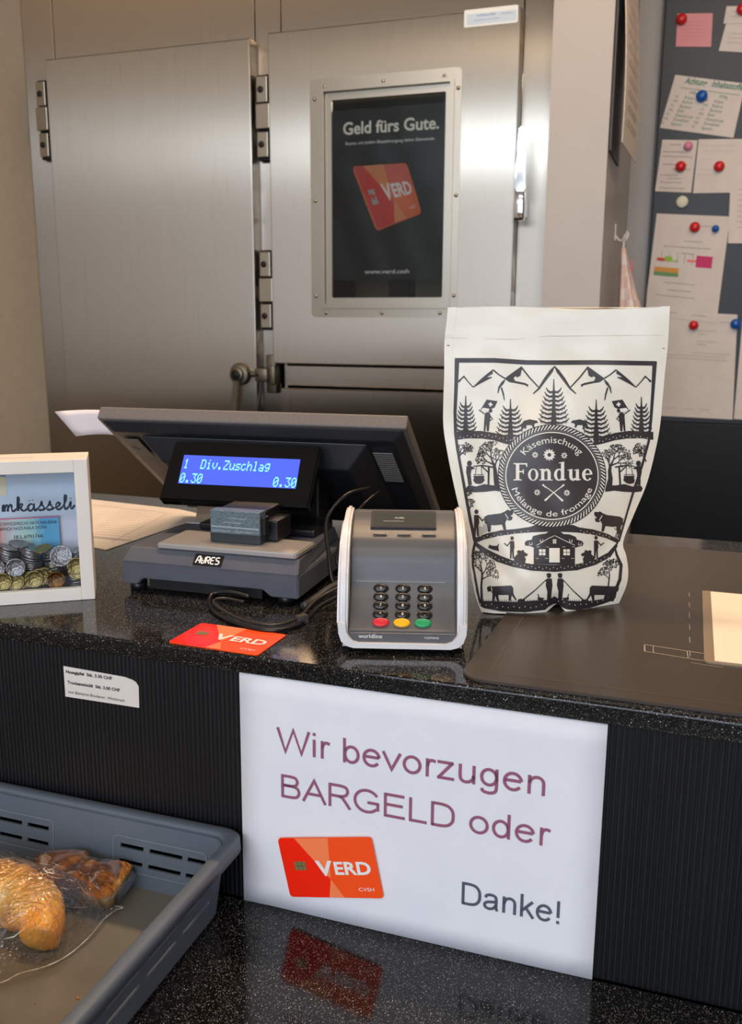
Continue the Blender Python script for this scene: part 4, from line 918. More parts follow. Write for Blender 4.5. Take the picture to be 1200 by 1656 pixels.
# display window in the top face
def onface(s0):
    y, z = facept(s0); y2, z2 = facept(min(1, s0+.01)); y1, z1 = facept(max(0, s0-.01)); t_ = Vector((0, y2-y1, z2-z1)).normalized(); return Vector((0, y, z)), t_, Vector((0, -t_.z, t_.y))
def facemat(x, s0, off=0):
    o_, t_, n_ = onface(s0); M = Matrix((Vector((1, 0, 0)), t_, n_)).transposed().to_4x4(); M.translation = o_+n_*off+Vector((x, 0, 0)); return M
def putf(o, x, s0, off=0): o.matrix_local = facemat(x, s0, off); return o
LT = sum(math.hypot(b_[0]-a_[0], b_[1]-a_[1]) for a_, b_ in zip(prof, prof[1:]))
o = MB().prism(rrect(-.0290, -.0135, .0280, .0135, .001), -.0006, .0008, 2, .0004).build('display_frame', mat('lcd_frame', (54, 50, 60), .3), pt); putf(o, .0, .80)
o = MB().prism(rrect(-.0272, -.0120, .0265, .0090, .0008), 0, .0010, 2).build('display_screen', mat('lcd_grey_green', (70, 72, 68), .12), pt); putf(o, .0, .80)
P = Print(); P.scribble(-.008, .001, .008, .002, .0005, 3).stroke([(-.018, -.004), (.0, -.004)], .0003); o = P.build('display_text', WHITEP, pt, lambda x, y, off=0: Vector((x, y, .0013))); putf(o, .0, .80)
KB = mat('key_black', (30, 28, 28), .25)
for x in (-.0205, .0005, .0215):
    o = MB().prism(rrect(-.0058, -.0016, .0058, .0016, .0015), -.001, .0014, 2, .0004).build('function_key', TGR, pt); putf(o, x, .665)
    o = MB().prism(rrect(-.0066, -.0024, .0066, .0024, .0022), -.001, .0004, 2).build('key_surround', KB, pt); putf(o, x, .665)
lbl = ['1', '2', '3', '4', '5', '6', '7', '8', '9', '*', '0', '.']
KW = mat('key_legend', (226, 222, 216), .5)
s_rows = (.3400, .2900, .2380, .1850)
for r_ in range(4):
    for c in range(3):
        x = (-.0185, .0, .0185)[c]+.0005*r_*(1-c)*0
        k = MB().lathe([(.0065, -.0008), (.0065, .0010), (.0056, .0020), (.003, .0023), (0, .0023)], (0, 0, 0), (0, 0, 1), 18)
        for v in k.b.verts: v.co.y *= .62
        o = k.build('key', KB, pt); putf(o, x, s_rows[r_])
        P = Print().text(lbl[r_*3+c], 0, -.0013, .0026, align='C', bold=.01); P.build('legend', KW, o, lambda a_, b_, off=0: Vector((a_, b_, .0026)))
for x, col, nm in ((-.0180, (206, 40, 56), 'red key'), (-.0005, (244, 176, 20), 'yellow key'), (.0170, (30, 150, 92), 'green key')):
    k = MB().lathe([(.0070, -.0008), (.0070, .0012), (.0060, .0022), (.0035, .0017), (0, .0016)], (0, 0, 0), (0, 0, 1), 20)
    for v in k.b.verts: v.co.y *= .58
    o = k.build('key', mat(nm.replace(' ', '_'), col, .3), pt); putf(o, x, .1350); o['label'] = nm
# keypad plate outline and lettering
o = MB().box((-.040, -.0008, .0), (.036, .0, .0004)).build('keypad_edge', mat('edge_pale_grey', (120, 116, 110), .3), pt); putf(o, 0, .383, .0)  # thin strip in a paler grey than the housing
MB().box((-.046, .0315, .050), (-.0455, .0325, .052)).build('trim', TGR, pt)
P = Print().text('worldline', -.036, 0, .0034, .0195, bold=.01); o = P.build('lettering', KW, pt, lambda a_, b_, off=0: Vector((a_, b_, .0003))); putf(o, 0, .040)
P = Print().text('YOMANI', .018, 0, .0020, .0120); o = P.build('lettering', KW, pt, lambda a_, b_, off=0: Vector((a_, b_, .0003))); putf(o, 0, .040)

# ------------------------------------------------------------------ bakery tray
TRM = noisy('grey_blue_plastic', (92, 101, 112), (87, 96, 107), 20, .38)
TRF = noisy('tray_floor_plastic', (112, 108, 98), (100, 96, 88), 14, .30)
tr = thing('bakery_tray', 'grey plastic bakery tray with slotted walls on the low counter', 'tray', (-.19, -.12, .0004))
def TL(x, y): return (x+.19, y+.12)
X0_, X1_, Y0_, Y1_ = -.395, -.014, -.244, -.0235     # floor outline (inside)
zs = [.003, .0222, .0262, .0368, .0408, .064]
def outl(e, r):
    """rounded outline grown by e, with extra points on the straight runs for the slots"""
    x0, x1, y0, y1 = X0_-e, X1_+e, Y0_-e, Y1_+e; out = []
    def run(a_, b_, cuts):
        for c in cuts: out.append((a_[0]+(b_[0]-a_[0])*c, a_[1]+(b_[1]-a_[1])*c))
    def corner(cx, cy, a0):
        for i in range(7): a_ = R(a0+15*i); out.append((cx+r*math.cos(a_), cy+r*math.sin(a_)))
    LX, LY = x1-x0-2*r, y1-y0-2*r
    corner(x1-r, y1-r, 0); run((x1-r, y1), (x0+r, y1), bx_c); corner(x0+r, y1-r, 90); run((x0, y1-r), (x0, y0+r), sx_c)
    corner(x0+r, y0+r, 180); run((x0+r, y0), (x1-r, y0), bx_c); corner(x1-r, y0+r, 270); run((x1, y0+r), (x1, y1-r), sx_c)
    return out
r0 = .012
LXw = (X1_-X0_-2*r0); back = []                       # slots along the back wall, measured from the right corner
def frac(x): return ((X1_-r0)-x)/LXw
slots_x = [(-.0275, -.049), (-.054, -.086), (-.092, -.115), (-.190, -.213), (-.219, -.245), (-.251, -.275), (-.33, -.36)]
bx_c = sorted([frac(x) for ab in slots_x for x in ab]); bx_c = [c for c in bx_c if 0 < c < 1]
LYw = (Y1_-Y0_-2*r0); slots_y = [(.02, .17), (.22, .42), (.47, .67), (.72, .93)]
sx_c = [c for ab in slots_y for c in ab]
def isslot(i, cnt):
    nb_, ns = len(bx_c), len(sx_c); base_ = 7
    for off, k in ((7, nb_), (7+nb_+7, ns), (7+nb_+7+ns+7, nb_), (7+nb_+7+ns+7+nb_+7, ns)):
        if off <= i < off+k-1 and (i-off) % 2 == 0: return True
    return False
vs = []; fs = []; rings = []
for z in zs:
    e = (z-.003)/.061*.007; o_ = outl(e, r0); rings.append(len(vs)); vs += [(*TL(*q), z) for q in o_]
N = len(o_)
for k in range(len(zs)-1):
    for i in range(N):
        if zs[k] in (.0222, .0368) and isslot(i, N): continue
        j = (i+1) % N; a_, b_ = rings[k], rings[k+1]; fs.append((a_+i, b_+i, b_+j, a_+j))
wl = raw('side_wall', vs, fs, TRM, tr, smooth=False); md = wl.modifiers.new('s', 'SOLIDIFY'); md.thickness = .0022; md.offset = -1
fl = [(*TL(*q), .003) for q in outl(0.0005, r0)]; fl0 = [(x, y, 0) for x, y, z in fl]
raw('floor_panel', fl+fl0, [tuple(range(N)), tuple(range(N, 2*N))[::-1]]+[(i, i+N, (i+1) % N+N, (i+1) % N) for i in range(N)], TRF, tr)
vs = []; fs = []
rp = [(.0068, .0630), (.0078, .0665), (.0100, .0680), (.0170, .0680), (.0190, .0665), (.0195, .0560), (.0180, .0560), (.0170, .0640), (.0090, .0640)]
rp = [(a_*1.0, z) for a_, z in rp]
for e, z in rp: vs += [(*TL(q[0], min(q[1], -.0045)), z) for q in outl(e, r0+e*.3)]
for k in range(len(rp)):
    for i in range(N): j = (i+1) % N; a_, b_ = k*N, ((k+1) % len(rp))*N; fs.append((a_+i, b_+i, b_+j, a_+j))
o = raw('rim', vs, fs, TRM, tr, smooth=True)
# pressed panels around the slot groups
for xa, xb in ((-.120, -.027), (-.300, -.184)):
    P = Print(); P.stroke(rrect(xa, .0165, xb, .0475, .004), .0007, True); P.build('pressed_edge', mat('tray_edge_light', (128, 136, 146), .4), tr, lambda x, z, off=0: Vector((*TL(x, Y1_+(z-.003)/.061*.007-.0006), z)))

# ------------------------------------------------------------------ pastries in clear film
FILM = see_through('cellophane', (244, 242, 238), .03, .05, wr=1.0, wscale=110)
FILM2 = see_through('cling_film', (246, 242, 236), .0, .10, wr=.25, wscale=30)
NUT = noisy('baked_nut_crust', (190, 118, 44), (120, 66, 26), 220, .7, bmp=1, bd=.004, detail=8)
v = coords(NUT); n1 = nd(NUT, 'ShaderNodeTexNoise', Scale=75, Detail=8); ln(NUT, v, n1.inputs['Vector'])
ln(NUT, ramp(NUT, n1.outputs[0], [(.35, (120, 68, 30)), (.46, (178, 104, 42)), (.6, (206, 132, 54)), (.7, (224, 160, 84))]), PB(NUT).inputs['Base Color'])
NUTS = noisy('dark_nut_side', (66, 44, 28), (176, 150, 116), 70, .7, bmp=1, bd=.003, detail=6)
from mathutils import noise as mnoise
def slab(outline, h0, h1, res=26):
    """displaced pastry slab over a closed outline (polar grid)"""
    c = Vector((sum(p_[0] for p_ in outline)/len(outline), sum(p_[1] for p_ in outline)/len(outline))); O = spline([(x, y, 0) for x, y in outline]+[(*outline[0], 0)], 8)[:-1]
    vs = []; fs = []; N = len(O); K = 30
    for k in range(K+1):
        t_ = k/K
        for q in O:
            q2 = Vector((q.x, q.y)); p_ = c.lerp(q2, t_); hh = h0+(h1-h0)*(1-t_**5)
            hh += mnoise.noise(Vector((p_.x*90, p_.y*90, 0)))*.0018+mnoise.noise(Vector((p_.x*300, p_.y*300, 3)))*.0016+mnoise.noise(Vector((p_.x*700, p_.y*700, 8)))*.0010
            vs.append((p_.x, p_.y, hh))
    for k in range(K):
        for i in range(N): j = (i+1) % N; fs.append((k*N+i, (k+1)*N+i, (k+1)*N+j, k*N+j))
    nt_ = len(fs); b0 = len(vs)
    for s_, z in ((.985, h0*.5), (.97, 0)):
        for i, q in enumerate(O):
            p_ = c.lerp(Vector((q.x, q.y)), s_+mnoise.noise(Vector((q.x*200, q.y*200, z*300)))*.03); vs.append((p_.x, p_.y, z))
    for k, (a_, b_) in enumerate(((K*N, b0), (b0, b0+N))):
        for i in range(N): j = (i+1) % N; fs.append((a_+i, b_+i, b_+j, a_+j))
    fs.append(tuple(b0+N+i for i in range(N))[::-1])
    return vs, fs, nt_
nu = thing('nut_slice', 'brown nut-crusted pastry slice in clear film at the back of the tray', 'pastry', (-.139, -.0545, .0098))
nu.rotation_euler = (R(13), 0, 0)
outn = [(-.049, .010), (-.040, .022), (-.012, .033), (.003, .024), (.023, .0235), (.0385, .0300), (.0415, .017), (.040, -.015), (.025, -.022), (.008, -.018), (-.008, -.020), (-.030, -.017)]
outn = [(x*1.02+.003, y*.80+.006) for x, y in outn]
vs, fs, nt_ = slab(outn, .013, .021)
o = raw('crust', vs, fs, [NUT, NUTS], nu, smooth=True)
for i, p_ in enumerate(o.data.polygons): p_.material_index = 0 if i < nt_ else 1
def wrap(name, outline, hfun, m, parent, seed=0, res=20, sub=1):
    c = Vector((sum(p_[0] for p_ in outline)/len(outline), sum(p_[1] for p_ in outline)/len(outline))); O = spline([(x, y, 0) for x, y in outline]+[(*outline[0], 0)], 6)[:-1]; N = len(O); vs = []; fs = []
    for k in range(1, res+1):
        t_ = k/res
        for q in O:
            p_ = c.lerp(Vector((q.x, q.y)), t_); w_ = mnoise.noise(Vector((p_.x*70+seed, p_.y*70, 0)))*.0022+abs(mnoise.noise(Vector((p_.x*45, p_.y*45+seed, 9))))*.003
            vs.append((p_.x, p_.y, max(.0004, hfun(p_.x, p_.y, t_)+w_*(1 if t_ < 1 else .3))))
    for k in range(res-1):
        for i in range(N): j = (i+1) % N; fs.append((k*N+i, (k+1)*N+i, (k+1)*N+j, k*N+j))
    vs.append((c.x, c.y, hfun(c.x, c.y, 0))); z_ = len(vs)-1
    for i in range(N): fs.append((z_, i, (i+1) % N))
    return raw(name, vs, fs, m, parent, smooth=True)
wrap('film_wrap', [(x*1.06-.001, y*1.04-.001) for x, y in outn], lambda x, y, t_: .0235*(1-t_**7)+.0005, FILM2, nu, 3)
CRO = mat('croissant_crust', (232, 158, 52), .42, coat=.3)
v = coords(CRO); n1 = nd(CRO, 'ShaderNodeTexNoise', Scale=22, Detail=5); ln(CRO, v, n1.inputs['Vector']); n2 = nd(CRO, 'ShaderNodeTexNoise', Scale=160, Detail=3); ln(CRO, v, n2.inputs['Vector'])
ln(CRO, ramp(CRO, n1.outputs[0], [(.32, (254, 228, 158)), (.48, (252, 190, 72)), (.68, (230, 142, 36))]), PB(CRO).inputs['Base Color']); bump(CRO, n2.outputs[0], .4, .002)
cn = thing('nut_croissant', 'golden nut croissant in a crinkled clear bag at the left of the tray', 'pastry', (-.165, -.094, .0042))
path = spline([(-.088, -.018, .018), (-.060, -.004, .019), (-.030, .000, .020), (.000, -.001, .020), (.026, -.007, .019), (.043, -.020, .016), (.048, -.034, .012)], 10)
vs = []; fs = []; n = 28; NP = len(path)
for i, q in enumerate(path):
    T = (path[min(i+1, NP-1)]-path[max(i-1, 0)]).normalized(); nn_ = T.cross(Vector((0, 0, 1))).normalized(); bn_ = nn_.cross(T); t_ = i/(NP-1)
    r = (.0150+.0095*math.sin(math.pi*min(1, t_*1.15+.08)))*(1 if t_ < .93 else math.sqrt(max(0, 1-((t_-.93)/.07)**2))*.9+.1)
    seg = (t_*6.5) % 1; r *= 1+.09*(1-seg)-.03
    for k in range(n):
        a_ = 2*math.pi*k/n; p_ = q+(nn_*math.cos(a_)*1.12+bn_*math.sin(a_)*.92)*r; p_ += (p_-q)*mnoise.noise(p_*120)*.10; vs.append((p_.x, p_.y, max(0.0006, p_.z)))
for i in range(NP-1):
    for k in range(n): fs.append((i*n+k, i*n+(k+1) % n, (i+1)*n+(k+1) % n, (i+1)*n+k))
fs += [tuple(range(n))[::-1], tuple((NP-1)*n+k for k in range(n))]
raw('crust', vs, fs, CRO, cn, smooth=True)
BAGO = [(-.105, .040), (-.080, .046), (-.060, .040), (-.040, .032), (-.020, .028), (.000, .025), (.020, .024), (.045, .028), (.077, .038), (.076, .032), (.074, .018), (.075, .000), (.073, -.018), (.068, -.036), (.061, -.050), (.051, -.060), (.046, -.068), (.036, -.074), (.01, -.084), (-.02, -.090), (-.06, -.084), (-.10, -.070)]
def hb(x, y, t_):
    d = min((Vector((x, y))-Vector((q.x, q.y))).length for q in path[::4]); return .004+.0455*max(0, 1-(d/.048)**2)**.5*(1-t_**10)
wrap('clear_bag', BAGO, hb, FILM, cn, 11, 30)
HZ = mat('film_glint', (236, 236, 240), .25); PB(HZ).inputs['Alpha'].default_value = .7  # whitish colour for highlights painted on the clear film
bo_ = BAGO[2:-1]
def BF(x, y, off=0):
    w_ = mnoise.noise(Vector((x*70+11, y*70, 0)))*.0022+abs(mnoise.noise(Vector((x*45, y*45+11, 9))))*.003
    return Vector((x, y, max(.0004, hb(x, y, .6)+w_)+.0008))
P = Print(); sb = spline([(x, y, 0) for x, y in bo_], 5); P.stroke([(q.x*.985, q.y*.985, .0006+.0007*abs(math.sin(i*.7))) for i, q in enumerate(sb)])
P.build('bag_edge_glint', HZ, cn, lambda x, y, off=0: Vector((x, y, .0030+.0015*math.sin(x*90+y*60))))  # pale stroke paints the highlight along the bag's edge
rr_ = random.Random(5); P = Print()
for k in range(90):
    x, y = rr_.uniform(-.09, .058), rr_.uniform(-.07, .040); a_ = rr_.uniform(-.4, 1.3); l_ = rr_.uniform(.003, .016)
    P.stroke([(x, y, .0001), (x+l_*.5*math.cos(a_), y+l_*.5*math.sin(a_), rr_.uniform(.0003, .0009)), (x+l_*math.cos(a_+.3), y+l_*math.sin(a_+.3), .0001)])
P.build('bag_crease_glints', HZ, cn, BF, 0, .004)  # short pale strokes paint the glints on the film's creases
cru = thing('crumbs', 'small brown crumbs scattered on the tray floor', 'crumbs', (-.08, -.12, .0036)); D.objects.remove(cru)
b = MB()
for x, y, s_ in ((-.060, -.155, .0012), (-.051, -.100, .0009), (-.086, -.170, .0006), (-.045, -.130, .0005), (-.070, -.060, .0006), (-.055, -.075, .0005)):
    r_ = bmesh.ops.create_icosphere(b.b, subdivisions=1, radius=s_); [setattr(v_, 'co', Vector((v_.co.x+x+.08, v_.co.y+y+.12, v_.co.z*.7+s_*.6))) for v_ in r_['verts']]
o = b.build('crumbs', NUT, loc=(-.08, -.12, .0035)); meta(o, 'small brown crumbs scattered on the tray floor', 'crumbs', kind='stuff')

# ------------------------------------------------------------------ fondue pouch
fp = thing('fondue_pouch', 'white stand-up pouch with black alpine paper-cut print reading Fondue', 'pouch', (.222, .215, TOPZ+.0002))
def hitY(px, py, y):
    d = CF*FPX + CR*(px-600) - CU*(py-828); t = (y-CAMP.y)/d.y; return CAMP+d*t
# outline rows of the front sheet in the drawing of the pouch (left x,y / right x,y), base depth, slant, bulge, thickness behind
ROWS = [((728.5, 497), (1079, 497), .240, .040, .000, .0012), ((727, 515), (1078, 516), .239, .040, .001, .0020), ((723, 555), (1075.5, 560), .238, .040, .003, .006), ((722.5, 600), (1071, 603), .236, .042, .008, .016), ((721, 645), (1067, 648), .234, .044, .013, .028),
        ((721, 688), (1063, 690), .232, .046, .018, .040), ((726, 725), (1056, 728), .230, .050, .021, .050), ((736.5, 780), (1042, 783), .226, .054, .023, .058), ((748, 830), (1022, 832), .220, .058, .024, .064), ((760, 872), (1005, 876), .214, .060, .025, .068),
        ((762, 905), (1010, 900), .210, .064, .025, .070), ((766, 935), (1013, 925), .207, .068, .024, .070), ((772, 965), (1010, 948), .206, .068, .022, .068), ((781, 993), (998, 972), .206, .066, .019, .066)]
NR = len(ROWS)-1
_R = []
for (l, r_, yb, s_, b_, th) in ROWS:
    A = hitY(*l, yb-s_/2); B_ = hitY(*r_, yb+s_/2); _R.append((A, B_, b_, th))
# settle the bottom row on the counter
A, B_, b_, th = _R[-1]; _R[-1] = (Vector((A.x, A.y, TOPZ+.0008)), Vector((B_.x, B_.y, TOPZ+.0012)), b_, th)
def cr_(a, b, c, d, t): return .5*((2*b)+(c-a)*t+(2*a-5*b+4*c-d)*t*t+(3*b-a-3*c+d)*t**3)
def rowat(v):
    v = min(max(v, 0), NR-1e-6); i = int(v); t = v-i; g = lambda k: _R[min(max(k, 0), NR)]
    return tuple(cr_(g(i-1)[j], g(i)[j], g(i+1)[j], g(i+2)[j], t) for j in range(4))
def PS(u, v, off=0):
    A, B_, b_, th = rowat(v); x = 2*u-1
    P_ = A.lerp(B_, u); shape = (1-x*x)*(1-.25*x*x)
    y = P_.y-b_*shape
    w_ = min(1, v/3)*min(1, (1-abs(x))*5)
    y += w_*(.0014*math.sin(u*9+v*1.3)+.0008*math.sin(u*21-v*2.1))                              # soft creases
    y += .0022*math.exp(-((u-.90)/.05)**2-((v-9.6)/.8)**2)+.003*math.exp(-((u-.88)/.06)**2-((v-12)/1.2)**2)  # dent at the lower right
    y += -.0006*math.exp(-((v-1.62)/.10)**2)-.0006*math.exp(-((v-1.92)/.08)**2)                   # zip ridges
    k = math.exp(-((u-.555)/.055)**2)*max(0, (v-(NR-1.3))/1.3)                                     # notch at the foot
    z = P_.z + .0065*k; y += .010*k
    z += (0.0015*math.sin(u*7)*(1-min(1, v))) 
    return Vector((P_.x, y-off, z))
def proj(P_):
    d = P_-CAMP; f_ = d.dot(CF); return 600+FPX*d.dot(CR)/f_, 828-FPX*d.dot(CU)/f_
NU, NV = 48, 78
def loc(P_): return P_-Vector((.222, .215, TOPZ+.0002))
vs = []; fs = []
for j in range(NV+1):
    v = NR*j/NV; A, B_, b_, th = rowat(v)
    for i in range(NU+1): vs.append(loc(PS(i/NU, v)))
    flare = .006*min(1, max(0, (v-8)/2))
    for i in range(1, NU):                             # back sheet, right to left
        u = 1-i/NU; x = 2*u-1; P_ = A.lerp(B_, u); q = PS(u, v); zz = P_.z; yy = P_.y+th*(1-abs(x)**3.5)
        if v > 8 and x < -.75: P_.x -= flare*(1-abs(abs(x)-.9)/.15 if abs(abs(x)-.9) < .15 else 0)
        vs.append(loc(Vector((P_.x, max(yy, q.y+.0004), zz))))
W_ = 2*NU
for j in range(NV):
    for i in range(W_):
        k = (i+1) % W_; fs.append((j*W_+i, (j+1)*W_+i, (j+1)*W_+k, j*W_+k))
fs.append(tuple(NV*W_+i for i in range(W_))); fs.append(tuple(range(W_))[::-1])
POU = noisy('white_pouch_foil', (240, 232, 216), (235, 227, 210), 12, .28)
raw('bag', vs, fs, POU, fp, smooth=True)
# pressed side seams, standing out past the body
for s_, u0, u1 in ((0, -.012, .030), (1, .970, 1.012)):
    vs = []; fs = []
    for j in range(NV+1):
        v = NR*j/NV
        for u in (u0, (u0+u1)/2, u1): q = loc(PS(u, v, .0004)); vs += [q, q+Vector((0, .0009, 0))]
    for j in range(NV):
        for a_, b2 in ((0, 2), (2, 4), (4, 5), (5, 3), (3, 1), (1, 0)): fs.append((j*6+a_, (j+1)*6+a_, (j+1)*6+b2, j*6+b2))
    raw('side_seam', vs, fs, POU, fp, smooth=False)
# the artwork is drawn in its own sheet coordinates and wrapped onto the front sheet
def SD(cx, cy, off=0):
    tx, ty = 700+cx/3, 480+cy/3; u, v = .5, 5.
    for _ in range(14):
        p0 = proj(PS(u, v)); e = (tx-p0[0], ty-p0[1])
        if abs(e[0])+abs(e[1]) < .02: break
        pu = proj(PS(u+.01, v)); pv = proj(PS(u, v+.02)); a_, b_, c_, d_ = (pu[0]-p0[0])/.01, (pv[0]-p0[0])/.02, (pu[1]-p0[1])/.01, (pv[1]-p0[1])/.02
        D_ = a_*d_-b_*c_
        u += max(-.2, min(.2, (e[0]*d_-b_*e[1])/D_)); v = min(max(v+max(-2, min(2, (a_*e[1]-c_*e[0])/D_)), .02), NR-.05)
    return loc(PS(min(max(u, .0), 1.), v, .0003+off))
_sd = {}
def SDg(cx, cy):
    """cached on a 10 unit grid, bilinear between"""
    gx, gy = math.floor(cx/10), math.floor(cy/10); fx, fy = cx/10-gx, cy/10-gy
    def G(i, j):
        if (i, j) not in _sd: _sd[(i, j)] = SD(i*10, j*10)
        return _sd[(i, j)]
    return G(gx, gy).lerp(G(gx+1, gy), fx).lerp(G(gx, gy+1).lerp(G(gx+1, gy+1), fx), fy)
def WF(x, y, off=0): return SDg(x, y)+Vector((-.0000, -.00025-off, 0))
PINK_ = mat('pouch_ink', (52, 46, 48), .42); PWH = mat('pouch_light_print', (240, 232, 218), .42)
K = Print(); L_ = Print()                                # dark layer, light layer on top
AX = lambda y: 588 if y < 900 else 590
MR = lambda pts: [((2*AX(q[1])-q[0]+(6 if q[1] < 700 else 0),)+tuple(q[1:])) for q in pts]
def both(pts, w=None, P_=None):
    P_ = P_ or K
    for q in (pts, MR(pts)):
        P_.poly(q) if w is None else P_.stroke(q, w)
# frame
K.stroke([(107, 308), (300, 308), (450, 318), (580, 319), (800, 318), (1085, 323)], 22)
K.stroke([(118, 298, 22), (114, 420, 18), (108, 560, 15), (110, 660, 14), (120, 740, 13), (140, 850, 13), (160, 960, 15), (182, 1080, 15), (205, 1185, 16)])
K.stroke([(207, 1180, 12), (196, 1235, 13), (194, 1300, 12), (212, 1400, 13), (226, 1480, 14)])
K.stroke([(1077, 314, 22), (1068, 460, 16), (1058, 600, 14), (1048, 700, 12), (1018, 810, 12), (978, 930, 12), (945, 1040, 10), (903, 1185, 10)])
K.stroke([(903, 1180, 8), (884, 1215, 8), (892, 1250, 12), (914, 1300, 15), (908, 1370, 16), (886, 1425, 15), (880, 1460, 14)])
K.poly([(215, 1474), (300, 1476), (400, 1480), (500, 1472), (560, 1470), (590, 1452), (620, 1470), (700, 1476), (780, 1474), (850, 1460), (892, 1440), (880, 1470), (830, 1488), (760, 1510), (700, 1520), (650, 1516), (615, 1500), (590, 1488), (565, 1500), (545, 1518), (450, 1530), (330, 1525), (250, 1510), (225, 1498)])
# mountains
both([(487, 470, 5), (515, 445, 9), (545, 400, 15), (575, 360, 16), (592, 335, 3)], 1)
both([(592, 337, 4), (560, 385, 4), (520, 436, 5)], 1) if False else None
both([(515, 440, 6), (470, 392, 7), (430, 342, 8)], 1)
both([(432, 338, 4), (400, 362, 6), (352, 398, 8)], 1)
both([(352, 400), (378, 376), (430, 342), (432, 352), (426, 382), (410, 391), (402, 384), (392, 394), (400, 408), (448, 418), (464, 426), (461, 437), (448, 428), (400, 418), (372, 414)])
both([(352, 397, 7), (322, 378, 6), (292, 354, 8)], 1)
both([(292, 351), (258, 378), (228, 404), (194, 438), (198, 440), (236, 418), (286, 392), (288, 388), (262, 390), (292, 372), (290, 360)])
both([(350, 402, 5), (338, 418, 14), (322, 440, 9), (316, 468, 4)], 1); both([(333, 440, 8), (342, 470, 8), (348, 502, 4)], 1)
both([(124, 412, 12), (138, 398, 6), (151, 386, 7), (172, 412, 5), (196, 438, 5)], 1)
# fir trees
def fir(x, y0, y1, hw, n=7):
    K.poly([(x-2, y0), (x+2, y0), (x+7, y0+(y1-y0)*.5), (x+15, y1), (x-15, y1), (x-7, y0+(y1-y0)*.5)])
    for i in range(n):
        y = y0+(y1-y0)*(.24+.70*i/(n-.3)); w_ = hw*(.36+.64*((i+1)/n)**.75)
        for s_ in (-1, 1):
            pts = [(x+s_*4, y+6, 12), (x+s_*w_*.45, y+9, 9), (x+s_*w_*.8, y-1, 7), (x+s_*w_, y-15, 3)]; K.stroke(pts)
            m_ = max(4, int(w_/6))
            for k in range(1, m_):
                t = k/m_; xx = x+s_*w_*t*.95; yy = y+9-10*t*t; K.poly([(xx-2.2, yy), (xx+2.2, yy), (xx, yy+10+5*math.sin(k*2.1))])
fir(587, 398, 632, 76, 8); fir(377, 495, 692, 72, 7); fir(793, 498, 698, 72, 7); fir(160, 480, 668, 54, 7); fir(1012, 485, 676, 52, 7)
# flag wavers
def flagman(fl):
    g = (lambda q: q) if not fl else MR
    K.poly(g([(252, 572), (262, 556), (274, 560), (282, 578), (276, 610), (272, 652), (262, 652), (260, 615), (255, 652), (247, 652), (250, 600)]))
    K.poly(g([(236, 540), (262, 498), (314, 506), (300, 536), (280, 545), (266, 560), (230, 552)])); L_.poly(g([(232, 552), (268, 560), (276, 543), (244, 538)]))
    K.disc(*g([(280, 552)])[0], 9, 10); K.stroke(g([(258, 572), (240, 560), (224, 548)]), 5); K.stroke(g([(280, 578), (290, 592), (276, 602)]), 4)
    L_.poly(g([(272, 516), (292, 520), (290, 527), (270, 523)])); L_.poly(g([(278, 511), (285, 512), (283, 533), (275, 531)]))
flagman(0); flagman(1)
# hill bands and small animals near the ring
both([(112, 655), (160, 652), (230, 650), (300, 660), (350, 676), (395, 700), (398, 722), (350, 712), (300, 696), (240, 687), (170, 686), (112, 694)])
def dots(x0, x1, fy, n, r_=2.6):
    for k in range(n):
        x = x0+(x1-x0)*(k+.5)/n; y = fy(x)+(4 if k % 2 else -3); L_.disc(x, y, r_*.8, r_*1.1, 5)
dots(125, 385, lambda x: 672+(abs(x-230)/160)**2*32, 15); dots(800, 1050, lambda x: 676+(abs(x-950)/150)**2*30, 15)
both([(432, 622), (440, 602), (470, 594), (492, 598), (505, 600), (512, 612), (498, 612), (492, 620), (494, 634), (486, 634), (480, 622), (456, 622), (452, 640), (444, 640), (446, 626), (436, 640), (428, 642)])
# leafless trees
def tree(x, y, h, a0, w, sp=.5, d=0, seed=1, bends=.0):
    rr = random.Random(seed)
    def br(x, y, l, a_, w, d):
        x2, y2 = x+l*math.cos(a_), y-l*math.sin(a_); K.stroke([(x, y, w), ((x+x2)/2+rr.uniform(-.06, .06)*l, (y+y2)/2, w*.85), (x2, y2, w*.62)])
        if d >= 5 or l < 6: 
            K.disc(x2, y2, 3.2, 3.8, 5); return
        for s_ in (-1, 1): br(x2, y2, l*rr.uniform(.66, .84), a_+s_*rr.uniform(.28, .62)*sp*1.6, w*.64, d+1)
        if d > 1: br((x+x2)/2, (y+y2)/2, l*.5, a_+rr.choice((-1, 1))*.9, w*.5, d+2)
    br(x, y, h, a0, w, d)
K.stroke([(318, 935, 34), (306, 880, 22), (302, 840, 17), (296, 808, 12)]); tree(296, 812, 34, R(112), 10, seed=3); tree(300, 830, 30, R(75), 9, d=1, seed=8); tree(292, 812, 30, R(155), 8, d=1, seed=12)
K.stroke([(852, 940, 34), (862, 880, 22), (858, 845, 17), (862, 815, 12)]); tree(862, 818, 34, R(62), 10, seed=5); tree(860, 834, 30, R(100), 9, d=1, seed=9); tree(866, 818, 32, R(22), 8, d=1, seed=14)
tree(126, 790, 24, R(70), 7, d=1, seed=21); tree(130, 765, 24, R(35), 6, d=1, seed=22); tree(1035, 800, 24, R(115), 7, d=1, seed=23); tree(1030, 770, 22, R(140), 6, d=1, seed=24)
